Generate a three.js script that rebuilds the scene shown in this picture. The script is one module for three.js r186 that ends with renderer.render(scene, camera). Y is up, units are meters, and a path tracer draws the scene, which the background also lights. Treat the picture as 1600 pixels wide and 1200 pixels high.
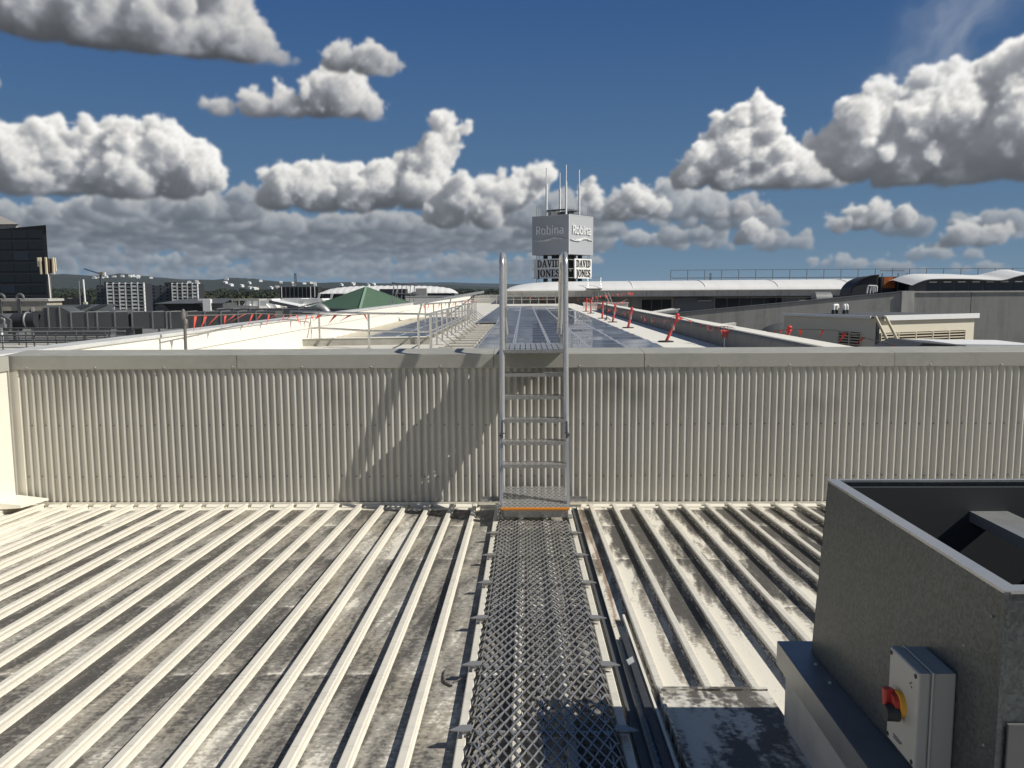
import * as THREE from 'three';
import { mergeGeometries } from 'three/addons/utils/BufferGeometryUtils.js';
import { FontLoader } from 'three/addons/loaders/FontLoader.js';
import { TextGeometry } from 'three/addons/geometries/TextGeometry.js';

// ---------------------------------------------------------------- camera, sun, exposure
const EYE = 1.89, D2R = Math.PI / 180;
const scene = new THREE.Scene();
const camera = new THREE.PerspectiveCamera(49.72, 4 / 3, 0.1, 40000);
camera.position.set(0, EYE, 0);
camera.rotation.order = 'YXZ';
camera.rotation.set(-6.52 * D2R, 0.88 * D2R, -0.3 * D2R);
const renderer = new THREE.WebGLRenderer({ antialias: true });
renderer.setSize(1024, 768);
renderer.toneMapping = THREE.LinearToneMapping;
renderer.toneMappingExposure = 0.95;
renderer.shadowMap.enabled = true;
const SUN = new THREE.Vector3(1, 0.9, 0.2).normalize();
const sun = new THREE.DirectionalLight(new THREE.Color().setRGB(1, 0.96, 0.885), 5.0);
sun.position.copy(SUN).multiplyScalar(120);
sun.castShadow = true;
sun.shadow.mapSize.set(4096, 4096);
Object.assign(sun.shadow.camera, { left: -90, right: 90, top: 90, bottom: -90, near: 1, far: 400 });
scene.add(sun, sun.target);

// ---------------------------------------------------------------- noise
function rng(seed) { let a = seed >>> 0; return () => { a = (a + 0x6D2B79F5) | 0; let t = Math.imul(a ^ (a >>> 15), 1 | a); t = (t + Math.imul(t ^ (t >>> 7), 61 | t)) ^ t; return ((t ^ (t >>> 14)) >>> 0) / 4294967296; }; }
const PERM = new Float32Array(65536); { const r = rng(77); for (let i = 0; i < 65536; i++) PERM[i] = r(); }
function vn(x, y) {
  const xi = Math.floor(x), yi = Math.floor(y), fx = x - xi, fy = y - yi, u = fx * fx * (3 - 2 * fx), v = fy * fy * (3 - 2 * fy);
  const a = (xi & 255) | ((yi & 255) << 8), x1 = (xi + 1) & 255, y1 = ((yi + 1) & 255) << 8;
  const p = PERM[a], q = PERM[x1 | ((yi & 255) << 8)], r = PERM[(xi & 255) | y1], s = PERM[x1 | y1];
  return p + (q - p) * u + (r - p) * v + (p - q - r + s) * u * v;
}
function fbm(x, y, o) { let s = 0, a = 0.5, t = 0; for (let i = 0; i < o; i++) { s += a * vn(x, y); t += a; a *= 0.5; const nx = x * 1.6 - y * 1.2 + 17.3; y = x * 1.2 + y * 1.6 + 5.1; x = nx; } return s / t; }
const clamp = (v, a = 0, b = 1) => v < a ? a : v > b ? b : v;
const ss = (a, b, v) => { const t = clamp((v - a) / (b - a)); return t * t * (3 - 2 * t); };
const mix = (a, b, t) => a + (b - a) * t;

// ---------------------------------------------------------------- sky: blue air with fair-weather cumulus, lit from the right
function makeSky() {
  const W = 4096, H = 2048, h0 = H / 2, rows = Math.round(H * 0.33), deg = 360 / W;
  const data = new Float32Array(W * H * 4);
  const airAt = (e, a) => {
    const t = Math.pow(clamp(e / 24), 0.5), k = 1 - 0.10 * ss(-60, 60, a) * ss(4, 20, e), z = ss(19, 55, e);
    return [mix(mix(0.245, 0.022, Math.pow(t, 0.72)), 0.04, z) * k, mix(mix(0.322, 0.086, t), 0.07, z) * k, mix(mix(0.40, 0.272, t), 0.125, z) * k];
  };
  for (let y = 0; y < H; y++) for (let x = 0; x < W; x++) {
    const e = (y + 0.5 - h0) * deg; let a = (x + 0.5) / W * 360 - 90; if (a > 180) a -= 360;
    const c = e > 0 ? airAt(e, a) : [0.16, 0.17, 0.16], o = (y * W + x) * 4;
    data[o] = c[0]; data[o + 1] = c[1]; data[o + 2] = c[2]; data[o + 3] = 1;
  }
  // clouds: [base elevation, softness, brightness, puffs of [azimuth, elevation, radius] in degrees]
  const clouds = [
    [14.0, 0.62, 0.72, [[-29.5,15.7,2.2],[-26.4,15.9,2.9],[-23.3,15.9,3.1],[-20.4,15.7,2.7],[-18.1,15.1,2],[-16.1,14.1,1.15],[-24.8,14.9,1.8],[-21.5,14.8,1.7],[-27.4,16.6,2.6],[-30.4,16.7,2.6],[-23.9,17.7,3.1],[-19.9,17.5,2.4]]],
    [10.7, 0.34, 0.86, [[-19.6,11.3,1],[-17.5,11.6,1.2],[-15.5,11.6,1.3],[-13.4,12.4,1.6],[-11.8,12.6,1.6],[-10.3,11.8,1.15],[-12.6,13.2,1],[-16.3,11.3,1]]],
    [13.5, 0.45, 0.74, [[-12.1,14.7,1.2],[-10.3,14.6,1.3],[-9,14.5,1],[-9.3,13.8,0.8]]],
    [5.5, 0.26, 0.98, [[-31.2,7.9,1.8],[-29.3,8.4,1.7],[-27.2,8.4,1.8],[-25.1,8.3,2],[-22.9,8.4,2],[-21.1,7.7,1.6],[-20.3,7.2,1],[-28.7,7,2.3],[-25.2,6.8,2.2],[-30.7,6.5,2],[-22.3,6.7,1.6],[-33.5,7.4,2]]],
    [4.9, 0.24, 0.92, [[-5.4,11,1],[-5,10.2,0.95],[-5.9,9.2,1.35],[-6.6,8.1,1.5],[-7.7,7.5,1.6],[-16,6.9,1.4],[-14.4,6.7,1.7],[-11.9,6.8,1.7],[-9.4,7,1.7],[-7.3,6.8,1.7],[-11.1,6.1,1.6],[-16.5,6,1.3],[-13.6,5.8,1.5]]],
    [3.6, 0.24, 0.92, [[-4.3,6.5,1.5],[-2.5,6.4,1.5],[-0.8,6.4,1.4],[0.6,6.8,1.2],[-5.2,5.5,1.5],[-2.6,5.2,1.4],[1.4,7.6,0.95]]],
    [4.3, 0.3, 0.88, [[4.5,6.5,0.8],[7.2,6.4,0.9],[8,5.7,0.97],[9.2,5.4,0.75],[6.5,5.3,0.97],[5.8,4.8,0.6],[4.9,5.6,0.7]]],
    [6.1, 0.22, 1.02, [[14.3,10.9,1.1],[15.5,11.1,1],[15.9,10,1.2],[13.1,10.1,1.2],[14,9,1.8],[15.6,8.5,1.8],[12.3,8.6,1.4],[11.5,7.6,1.4],[13.6,7.4,1.7],[16,7.2,1.7],[18,7.2,1.7],[19.5,6.6,1.5],[10.4,6.8,0.7],[17.6,5.9,1.4]]],
    [5.9, 0.26, 1.02, [[22.6,11.6,1.1],[21.6,10,1.8],[23.4,10.3,1.8],[25.2,10.1,2],[26.9,10.3,2.2],[28.8,10.9,2.4],[30,11.4,2.4],[26.1,11.8,1.4],[24.7,12.4,0.9],[20.3,9,1.6],[21.3,8.2,2],[24.2,8.1,2.4],[27,7.6,2.3],[29.6,7.6,2.7],[29.4,12.2,1.6],[31.1,8.9,3.5],[23.6,6.8,1.8],[27.1,6.2,2],[30.3,6.2,2]]],
    [3.3, 0.3, 0.8, [[21.5,4.3,1],[22.6,4.4,0.9],[20.5,3.8,0.8],[24,4.2,0.85]]],
    [2.6, 0.3, 0.84, [[15.3,3.6,0.9],[14.5,3.1,0.75],[16.2,3.2,0.66]]],
    [2.2, 0.34, 0.78, [[27.6,3.1,1],[26.6,2.6,0.85],[28.6,2.7,1],[29.2,3.2,0.75],[25.7,2.4,0.5]]],
    [4.4, 0.34, 0.74, [[14.5,5,0.75],[13.3,4.7,0.6],[16.1,4.8,0.7]]],
  ];
  const rnd = rng(4242);
  const far = [];
  // low banks towards the horizon all round, heavier to the left of the sign tower
  for (let i = 0; i < 480; i++) {
    const a = -180 + 360 * rnd(), e = 0.7 + 4.3 * Math.pow(rnd(), 1.25), keep = a > 1 && a < 60 ? 0.3 : 0.95;
    if (rnd() > keep) continue;
    const s = 0.35 + 0.22 * e, puffs = [], n = 4 + Math.floor(rnd() * 5);
    for (let k = 0; k < n; k++) puffs.push([a + (k - n / 2 + rnd()) * s * 1.15, e + (rnd() - 0.35) * s * 0.7, s * (0.55 + 0.6 * rnd())]);
    far.push([e - s * 0.45, 0.3, 0.6 + 0.3 * rnd(), puffs]);
  }
  for (let i = 0; i < 150; i++) {                                // a denser grey bank low on the left
    const a = -62 + 64 * rnd(), e = 0.5 + 3.6 * rnd(), s = 0.4 + 0.2 * e, puffs = [], n = 5 + Math.floor(rnd() * 6);
    for (let k = 0; k < n; k++) puffs.push([a + (k - n / 2 + rnd()) * s * 1.3, e + (rnd() - 0.4) * s * 0.5, s * (0.5 + 0.55 * rnd())]);
    far.push([e - s * 0.4, 0.4, 0.48 + 0.3 * rnd(), puffs]);
  }
  // the same kind of sky outside the frame
  for (let i = 0; i < 46; i++) {
    const a = 38 + 284 * (i + rnd() * 0.8) / 46, e = 5 + 20 * rnd() * rnd(), s = 1 + e * 0.09, puffs = [], n = 6 + Math.floor(rnd() * 7);
    const aa = a > 180 ? a - 360 : a;
    for (let k = 0; k < n; k++) { const u = (k / (n - 1) - 0.5) * 2; puffs.push([aa + u * s * 3.6 + (rnd() - 0.5) * s, e + rnd() * s * 1.6 * (1 - u * u * 0.8), s * (0.7 + 0.7 * rnd())]); }
    clouds.push([e - s * 0.5, 0.28, 0.75 + 0.25 * rnd(), puffs]);
  }
  // each cloud is a small block of density, lit through its own depth by the sun and seen along its columns
  const vn3 = (x, y, z) => {
    const xi = Math.floor(x), yi = Math.floor(y), zi = Math.floor(z), fx = x - xi, fy = y - yi, fz = z - zi, u = fx * fx * (3 - 2 * fx), v = fy * fy * (3 - 2 * fy), w = fz * fz * (3 - 2 * fz);
    const X0 = xi & 31, X1 = (xi + 1) & 31, Y0 = (yi & 31) << 5, Y1 = ((yi + 1) & 31) << 5, Z0 = (zi & 63) << 10, Z1 = ((zi + 1) & 63) << 10;
    const a = PERM[X0 | Y0 | Z0], b = PERM[X1 | Y0 | Z0], c = PERM[X0 | Y1 | Z0], d = PERM[X1 | Y1 | Z0], e = PERM[X0 | Y0 | Z1], f = PERM[X1 | Y0 | Z1], g = PERM[X0 | Y1 | Z1], h = PERM[X1 | Y1 | Z1];
    const p = a + (b - a) * u, q = c + (d - c) * u, r = e + (f - e) * u, s = g + (h - g) * u, m = p + (q - p) * v, n = r + (s - r) * v; return m + (n - m) * w;
  };
  function cloud([base, soft, bright, puffs], ci, st, haze) {
    const r2 = rng(1000 + ci * 7 + (haze ? 5000 : 0)), all = [];
    for (const [a, e, r] of puffs) {
      all.push([a, e, (r2() - 0.5) * r * 0.8, r]);
      for (let k = 0; k < 7; k++) { const t = r2() * Math.PI * 1.3 - 0.15 * Math.PI, f = (r2() - 0.5) * 2.2, q = r * (0.7 + 0.3 * r2()), c = Math.cos(f); all.push([a + Math.cos(t) * q * c, e + Math.sin(t) * q * c, Math.sin(f) * q, r * (0.22 + 0.26 * r2())]); }
    }
    let a0 = 999, a1 = -999, e0 = 999, e1 = -999, d0 = 999, d1 = -999; for (const [a, e, d, r] of all) { a0 = Math.min(a0, a - r); a1 = Math.max(a1, a + r); e0 = Math.min(e0, e - r); e1 = Math.max(e1, e + r); d0 = Math.min(d0, d - r); d1 = Math.max(d1, d + r); }
    const pad = 0.55; e0 = Math.max(e0 - pad, base - 0.7, 0.05); a0 -= pad; a1 += pad; e1 += pad; d0 -= 0.2; d1 += 0.2;
    const nx = Math.ceil((a1 - a0) / st) + 1, ny = Math.ceil((e1 - e0) / st) + 1, sd_ = st * 1.35, nz = Math.ceil((d1 - d0) / sd_) + 1; if (ny < 3) return;
    const F = new Float32Array(nx * ny * nz).fill(-1), ce = Math.cos((e0 + e1) / 2 * D2R);
    for (const [a, e, d, r] of all) {
      const R = r + 0.6, x0 = Math.max(0, Math.floor((a - R - a0) / st)), x1 = Math.min(nx - 1, Math.ceil((a + R - a0) / st)), y0 = Math.max(0, Math.floor((e - R - e0) / st)), y1 = Math.min(ny - 1, Math.ceil((e + R - e0) / st)), z0 = Math.max(0, Math.floor((d - R - d0) / sd_)), z1 = Math.min(nz - 1, Math.ceil((d + R - d0) / sd_));
      for (let z = z0; z <= z1; z++) for (let y = y0; y <= y1; y++) for (let x = x0; x <= x1; x++) { const dx = (a0 + x * st - a) * ce, dy = e0 + y * st - e, dz = d0 + z * sd_ - d, v = r - Math.sqrt(dx * dx + dy * dy + dz * dz), i = (z * ny + y) * nx + x; if (v > F[i]) F[i] = v; }
    }
    const sz = Math.min(1, Math.sqrt(puffs.reduce((m, p) => Math.max(m, p[2]), 0) / 1.6)), o1 = ci * 3.7;
    for (let z = 0; z < nz; z++) for (let y = 0; y < ny; y++) for (let x = 0; x < nx; x++) {
      const i = (z * ny + y) * nx + x; let f = F[i]; if (f < -0.6 * sz) { F[i] = 0; continue; }
      const A = (a0 + x * st) / sz, E = (e0 + y * st) / sz, Dz = (d0 + z * sd_) / sz;
      let n = 0, am = 0.5, fr = 0.8, bil = 0; const oct = f > 0.9 * sz ? 3 : 6;
      for (let k = 0; k < oct; k++) { const q = vn3(A * fr + o1, E * fr * 1.1, Dz * fr + 9 * k); n += am * (q - 0.5); bil += am * (Math.abs(q - 0.5) * 2 - 0.5); am *= 0.58; fr *= 2.05; }
      f += sz * (1.35 * n + 0.42 * bil) + 0.03 * sz;
      const eb = e0 + y * st, low = ss(base + 0.1 * sz + n * 1.1 * sz, base + 0.65 * sz + n * 1.1 * sz, eb);
      f = f / (1.35 * soft * sz + 0.07); F[i] = f <= 0 ? 0 : Math.min(1, f) * low * mix(0.55, 1, ss(base, base + 1.2, eb));
    }
    const step = Math.max(0.18, st * 1.5) * Math.max(0.5, sz), sx = 0.74 * step / st / ce, sy = 0.655 * step / st, szv = 0.15 * step / sd_;
    const at = (x, y, z) => { x = Math.round(x); y = Math.round(y); z = Math.round(z); return x < 0 || y < 0 || z < 0 || x >= nx || y >= ny || z >= nz ? 0 : F[(z * ny + y) * nx + x]; };
    const C = new Float32Array(nx * ny * 2), sg = 5 / sz;
    for (let y = 0; y < ny; y++) for (let x = 0; x < nx; x++) {
      let T = 1, L = 0; const eb = e0 + y * st, rise = ss(base - 0.1, base + 2.6 * sz, eb);
      for (let z = nz - 1; z >= 0 && T > 0.02; z--) {
        const d = F[(z * ny + y) * nx + x]; if (d <= 0.004) continue;
        let tau = 0; const jx = ((x * 7 + y * 13) % 5) * 0.1; for (let k = 1; k <= 9; k++) { const t = k * (0.8 + 0.12 * k) + jx; tau += at(x + sx * t, y + sy * t, z + szv * t) * (0.8 + 0.24 * k); }
        tau *= step * sg * 1.6;
        const lit = 0.66 * Math.exp(-tau * 0.62) + 0.34 * Math.exp(-tau * 0.13);
        const up = at(x, y + 3, z) + at(x, y + 9, z) + at(x, y + 18, z), amb = 0.085 + 0.07 * rise + 0.055 * (1 - up / 3), q = 1 - Math.exp(-d * sg * 1.6 * sd_);
        L += T * q * (0.9 * lit * (0.5 + 0.5 * rise) + amb); T *= 1 - q;
      }
      const i = (y * nx + x) * 2; C[i] = L; C[i + 1] = 1 - T;
    }
    // lay the columns into the sky
    const X0 = Math.ceil((a0 + 90) / deg), X1 = Math.floor((a0 + (nx - 1.01) * st + 90) / deg), Y0 = Math.max(0, Math.ceil(e0 / deg)), Y1 = Math.floor((e0 + (ny - 1.01) * st) / deg);
    for (let Y = Y0; Y <= Y1; Y++) for (let X = X0; X <= X1; X++) {
      const A = (X + 0.5) * deg - 90, E = (Y + 0.5) * deg, gx = clamp((A - a0) / st, 0, nx - 1.01), gy = clamp((E - e0) / st, 0, ny - 1.01), x = Math.floor(gx), y = Math.floor(gy), u = gx - x, v = gy - y, i = (y * nx + x) * 2, j = i + nx * 2;
      const al0 = mix(mix(C[i + 1], C[i + 3], u), mix(C[j + 1], C[j + 3], u), v); if (al0 < 0.003) continue;
      const Ls = mix(mix(C[i], C[i + 2], u), mix(C[j], C[j + 2], u), v) / al0 * bright, al = al0 * mix(1, 0.9, haze), g01 = ss(0.2, 0.75, Ls);
      const hz = clamp(0.52 * Math.exp(-E / 3.2) + haze * 0.22), o = ((Y + h0) * W + (((X % W) + W) % W)) * 4, col = [Ls * mix(0.93, 1, g01), Ls * mix(0.97, 0.985, g01), Ls * mix(1.06, 0.95, g01)], air = [0.185, 0.245, 0.315];
      for (let c = 0; c < 3; c++) data[o + c] = mix(data[o + c], mix(col[c], air[c], hz), al);
    }
  }
  const inView = c => c[3].some(p => Math.abs(p[0]) < 37 && p[1] < 22);
  far.sort((p, q) => q[0] - p[0]).reverse().forEach((c, i) => cloud(c, i, inView(c) ? deg : deg * 3, 1));
  clouds.forEach((c, i) => cloud(c, i, inView(c) ? deg : deg * 3, 0));
  // a thin high streak of ice cloud
  for (let y = Math.floor(11 / deg); y < 26 / deg; y++) for (let xx = Math.floor((14 + 90) / deg); xx < (50 + 90) / deg; xx++) {
    const E = (y + 0.5) * deg, A = (xx + 0.5) * deg - 90, u = (A - 26.2) * 0.82 - (E - 15) * 0.62 + (fbm(A * 0.5, E * 0.5, 3) - 0.5) * 3, v = (A - 26.2) * 0.5 + (E - 15);
    const al = 0.34 * Math.exp(-u * u / 3.2) * Math.exp(-v * v / 22) * (0.35 + fbm(u * 2.4 + 4, v * 0.5, 4) * 1.1), o = ((y + h0) * W + xx) * 4;
    for (let c = 0; c < 3; c++) data[o + c] = mix(data[o + c], [0.52, 0.56, 0.62][c], clamp(al));
  }
  const t = new THREE.DataTexture(data, W, H, THREE.RGBAFormat, THREE.FloatType);
  t.mapping = THREE.EquirectangularReflectionMapping; t.magFilter = t.minFilter = THREE.LinearFilter; t.needsUpdate = true;
  return t;
}
const sky = makeSky();
scene.background = sky; scene.environment = sky;
scene.backgroundIntensity = 1; scene.environmentIntensity = 1;

// ---------------------------------------------------------------- helpers
const taken = new Map();
function numbered(n) { const k = taken.get(n) || 0; taken.set(n, k + 1); return k ? `${n}_${String(k).padStart(3, '0')}` : n; }
const V = (x, y, z) => new THREE.Vector3(x, y, z);
function prep(g) {                       // flat list of triangles with uv in metres, laid by the way each face points
  if (g.userData.done) return g;
  const keepUV = g.userData.keepUV;
  g = g.index ? g.toNonIndexed() : g;
  if (!g.attributes.normal) g.computeVertexNormals();
  const p = g.attributes.position, n = g.attributes.normal;
  if (!keepUV) {
    const uv = new Float32Array(p.count * 2);
    for (let i = 0; i < p.count; i++) {
      const f = i - i % 3, ax = p.getX(f + 1) - p.getX(f), ay = p.getY(f + 1) - p.getY(f), az = p.getZ(f + 1) - p.getZ(f), bx_ = p.getX(f + 2) - p.getX(f), by = p.getY(f + 2) - p.getY(f), bz = p.getZ(f + 2) - p.getZ(f);
      const nx = Math.abs(ay * bz - az * by), ny = Math.abs(az * bx_ - ax * bz), nz = Math.abs(ax * by - ay * bx_);
      const X = p.getX(i), Y = p.getY(i), Z = p.getZ(i);
      if (ny >= nx && ny >= nz) { uv[i * 2] = X; uv[i * 2 + 1] = Z; } else if (nx >= nz) { uv[i * 2] = Z; uv[i * 2 + 1] = Y; } else { uv[i * 2] = X; uv[i * 2 + 1] = Y; }
    }
    g.setAttribute('uv', new THREE.BufferAttribute(uv, 2));
  }
  for (const k of Object.keys(g.attributes)) if (!['position', 'normal', 'uv'].includes(k)) g.deleteAttribute(k);
  g.userData = { done: true };
  return g;
}
function merge(list) { list = (Array.isArray(list) ? list : [list]).map(prep); const g = list.length > 1 ? mergeGeometries(list) : list[0]; g.userData = { done: true }; return g; }
function mesh(name, geoms, mat, parent = scene) {
  const m = new THREE.Mesh(merge(geoms), mat);
  m.name = parent === scene ? numbered(name) : name;
  m.castShadow = m.receiveShadow = true; parent.add(m);
  return m;
}
function inst(name, geom, mat, parent, x = 0, y = 0, z = 0, ry = 0) { const m = new THREE.Mesh(geom, mat); m.name = name; m.castShadow = m.receiveShadow = true; m.position.set(x, y, z); m.rotation.y = ry; parent.add(m); return m; }
function tag(o, label, category, group) { o.userData.label = label; o.userData.category = category; if (group) o.userData.group = group; return o; }
function thing(name, label, category, [x, y, z] = [0, 0, 0], ry = 0, group) { const o = new THREE.Group(); o.name = numbered(name); o.position.set(x, y, z); o.rotation.y = ry; scene.add(o); return tag(o, label, category, group); }
function struct(name, pos = [0, 0, 0]) { const o = new THREE.Group(); o.name = numbered(name); o.position.set(...pos); o.userData.kind = 'structure'; scene.add(o); return o; }
function copyOf(o, label, pos, ry) { const c = o.clone(); c.name = numbered(o.name.replace(/_\d{3}$/, '')); c.userData = { ...o.userData }; if (label) c.userData.label = label; if (pos) c.position.set(...pos); if (ry !== undefined) c.rotation.y = ry; scene.add(c); return c; }
function bx(w, h, d, x = 0, y = 0, z = 0, r) { const g = new THREE.BoxGeometry(w, h, d); if (r) { if (r[2]) g.rotateZ(r[2]); if (r[0]) g.rotateX(r[0]); if (r[1]) g.rotateY(r[1]); } return g.translate(x, y, z); }
const b2 = (x0, x1, y0, y1, z0, z1) => bx(x1 - x0, y1 - y0, z1 - z0, (x0 + x1) / 2, (y0 + y1) / 2, (z0 + z1) / 2);
function cbx(w, h, d, c, x = 0, y = 0, z = 0) {   // box with chamfered edges
  const s = new THREE.Shape(), a = w / 2 - c, b = h / 2 - c; s.moveTo(-a, -b); s.lineTo(a, -b); s.lineTo(a, b); s.lineTo(-a, b); s.closePath();
  return new THREE.ExtrudeGeometry(s, { depth: d - 2 * c, bevelEnabled: true, bevelSize: c, bevelThickness: c, bevelSegments: 2, curveSegments: 1 }).translate(x, y, z - d / 2 + c);
}
function cyl(p, q, r, seg = 10, r2 = r) {
  const a = V(...p), b = V(...q), d = b.clone().sub(a), g = new THREE.CylinderGeometry(r2, r, d.length(), seg, 1);
  g.applyQuaternion(new THREE.Quaternion().setFromUnitVectors(V(0, 1, 0), d.clone().normalize()));
  return g.translate((a.x + b.x) / 2, (a.y + b.y) / 2, (a.z + b.z) / 2);
}
function bar(p, q, w, h, twist = 0) {             // box beam between two points
  const a = V(...p), b = V(...q), d = b.clone().sub(a), L = d.length(), g = new THREE.BoxGeometry(w, h, L); if (twist) g.rotateZ(twist);
  const m = new THREE.Matrix4().lookAt(b, a, Math.abs(d.y) / L > 0.95 ? V(0, 0, 1) : V(0, 1, 0));
  return g.applyMatrix4(m).translate((a.x + b.x) / 2, (a.y + b.y) / 2, (a.z + b.z) / 2);
}
function tube(pts, r, n = 40, seg = 10, tension = 0.5) { return new THREE.TubeGeometry(new THREE.CatmullRomCurve3(pts.map(p => V(...p)), false, 'catmullrom', tension), n, r, seg); }
function bent(pts, r, br, seg = 12) {             // straight runs joined by round bends
  const path = new THREE.CurvePath(), P = pts.map(p => V(...p)); let cur = P[0];
  for (let i = 1; i < P.length; i++) {
    if (i === P.length - 1) { path.add(new THREE.LineCurve3(cur, P[i])); break; }
    const u = P[i].clone().sub(P[i - 1]).normalize(), w = P[i + 1].clone().sub(P[i]).normalize(), a = P[i].clone().addScaledVector(u, -br), c = P[i].clone().addScaledVector(w, br);
    path.add(new THREE.LineCurve3(cur, a)); path.add(new THREE.QuadraticBezierCurve3(a, P[i], c)); cur = c;
  }
  return new THREE.TubeGeometry(path, 22 * P.length, r, seg);
}
function ext(pts, depth, holes = [], bevel = 0) {  // outline in xy pushed along z
  const s = new THREE.Shape(pts.map(([x, y]) => new THREE.Vector2(x, y)));
  for (const [x, y, r] of holes) { const h = new THREE.Path(); h.absarc(x, y, r, 0, Math.PI * 2, true); s.holes.push(h); }
  return new THREE.ExtrudeGeometry(s, { depth, bevelEnabled: bevel > 0, bevelSize: bevel, bevelThickness: bevel, bevelSegments: 1, curveSegments: 4 });
}
function sheet(grid, thick = 0) {                  // rows of points -> surface (smooth), optional return of a closed shell below
  const R = grid.length, C = grid[0].length, pos = [], idx = [];
  for (const row of grid) for (const p of row) pos.push(...p);
  for (let i = 0; i < R - 1; i++) for (let j = 0; j < C - 1; j++) { const a = i * C + j, b = a + 1, c = a + C, d = c + 1; idx.push(a, c, b, b, c, d); }
  const g = new THREE.BufferGeometry(); g.setAttribute('position', new THREE.Float32BufferAttribute(pos, 3)); g.setIndex(idx); g.computeVertexNormals(); return g;
}
function flatPoly(pts) { const g = new THREE.BufferGeometry(), pos = []; for (let i = 1; i < pts.length - 1; i++) pos.push(...pts[0], ...pts[i], ...pts[i + 1]); g.setAttribute('position', new THREE.Float32BufferAttribute(pos, 3)); g.computeVertexNormals(); return g; }
function slab(pts, y0) {                            // solid between a top polygon [x,y,z] and the level y0
  const g = [flatPoly(pts)], n = pts.length; for (let i = 0; i < n; i++) { const a = pts[i], b = pts[(i + 1) % n]; g.push(flatPoly([a, [a[0], y0, a[2]], [b[0], y0, b[2]], b])); }
  return g;
}

// ---------------------------------------------------------------- textures and materials
const s8 = v => Math.round(255 * Math.pow(clamp(v), 1 / 2.2));
function colorTex(w, h, fn, rx = 1, ry = 1) {
  const d = new Uint8Array(w * h * 4);
  for (let y = 0; y < h; y++) for (let x = 0; x < w; x++) { const c = fn(x / w, y / h, x, y), o = (y * w + x) * 4; d[o] = s8(c[0]); d[o + 1] = s8(c[1]); d[o + 2] = s8(c[2]); d[o + 3] = 255; }
  const t = new THREE.DataTexture(d, w, h); t.colorSpace = THREE.SRGBColorSpace; t.magFilter = THREE.LinearFilter; t.minFilter = THREE.LinearMipmapLinearFilter; t.generateMipmaps = true; t.wrapS = t.wrapT = THREE.RepeatWrapping; t.repeat.set(rx, ry); t.needsUpdate = true; return t;
}
function grayTex(w, h, fn, rx = 1, ry = 1) { const t = colorTex(w, h, (u, v, x, y) => { const k = fn(u, v, x, y); return [Math.pow(k, 2.2), Math.pow(k, 2.2), Math.pow(k, 2.2)]; }, rx, ry); t.colorSpace = THREE.NoColorSpace; return t; }
const per = (u, v, f, o, sx = 1, sy = 1) => { // tiling noise: blend of shifted copies
  const a = fbm(u * f * sx, v * f * sy, o), b = fbm((u - 1) * f * sx, v * f * sy, o), c = fbm(u * f * sx, (v - 1) * f * sy, o), d = fbm((u - 1) * f * sx, (v - 1) * f * sy, o);
  return mix(mix(a, b, u), mix(c, d, u), v) * 1.5 - 0.25;
};
const C3 = (r, g, b) => new THREE.Color().setRGB(r, g, b);
const M = {};
const std = (c, roughness = 0.7, metalness = 0, more = {}) => new THREE.MeshStandardMaterial({ color: Array.isArray(c) ? C3(...c) : c, roughness, metalness, ...more });
const mottle = (amt, f = 6, streak = 1) => colorTex(512, 512, (u, v) => { const k = 1 - amt + amt * 1.6 * clamp(per(u, v, f, 6, streak, 1) * 0.75 + per(u + 0.3, v + 0.1, f * 7, 3) * 0.3); return [clamp(k), clamp(k), clamp(k)]; });
const texMottle = mottle(0.3), texStreak = mottle(0.34, 5, 9);
const withTex = (t, r) => { const c = t.clone(); c.repeat.set(r, r); c.needsUpdate = true; return c; };
const rough = grayTex(256, 256, (u, v) => clamp(0.55 + 0.7 * (per(u, v, 9, 5) - 0.5)), 1.7, 1.7);
const galvTex = colorTex(1024, 1024, (u, v) => {
  // zinc spangle: crystals of slightly differing grey
  const s = 84, x = u * s, y = v * s; let best = 9, id = 0;
  const wx = x + (vn(x * 2.2, y * 2.2) - 0.5) * 0.8, wy = y + (vn(x * 2.2 + 50, y * 2.2) - 0.5) * 0.8;
  for (let j = -1; j <= 1; j++) for (let i = -1; i <= 1; i++) { const ci = ((Math.floor(wx) + i) % s + s) % s, cj = ((Math.floor(wy) + j) % s + s) % s, h = PERM[ci + cj * 256], k = PERM[(ci + 91) % 256 + ((cj + 37) % 256) * 256]; const dx = Math.floor(wx) + i + h - wx, dy = Math.floor(wy) + j + k - wy, d = dx * dx + dy * dy; if (d < best) { best = d; id = PERM[(ci * 7 + 3) % 256 + ((cj * 5 + 11) % 256) * 256]; } }
  const k = 0.058 + 0.055 * id + 0.02 * (per(u, v, 5, 4) - 0.5); return [k * 0.87, k, k * 1.04];
}, 1.6, 1.6);
M.galv = std([1, 1, 1], 0.42, 0.35, { map: galvTex });
M.galvPlain = std([0.42, 0.425, 0.42], 0.5, 0.5, { roughnessMap: rough });
M.curb = std([0.30, 0.305, 0.305], 0.4, 0.5, { map: withTex(texMottle, 0.6) });
M.alu = std([0.58, 0.57, 0.545], 0.4, 0.6, { roughnessMap: rough });
M.gritAlu = std([0.40, 0.395, 0.38], 0.5, 0.5, { roughnessMap: rough });
M.mesh = std([0.34, 0.335, 0.32], 0.5, 0.4, { roughnessMap: rough });
M.cream = std([0.80, 0.76, 0.65], 0.5, 0, { map: withTex(mottle(0.1, 5), 0.35) });
M.ribPaint = std([0.78, 0.735, 0.63], 0.45, 0, { map: withTex(mottle(0.12, 7), 0.5) });
M.fascia = std([0.40, 0.39, 0.34], 0.5, 0, { map: withTex(texMottle, 0.5) });
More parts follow.
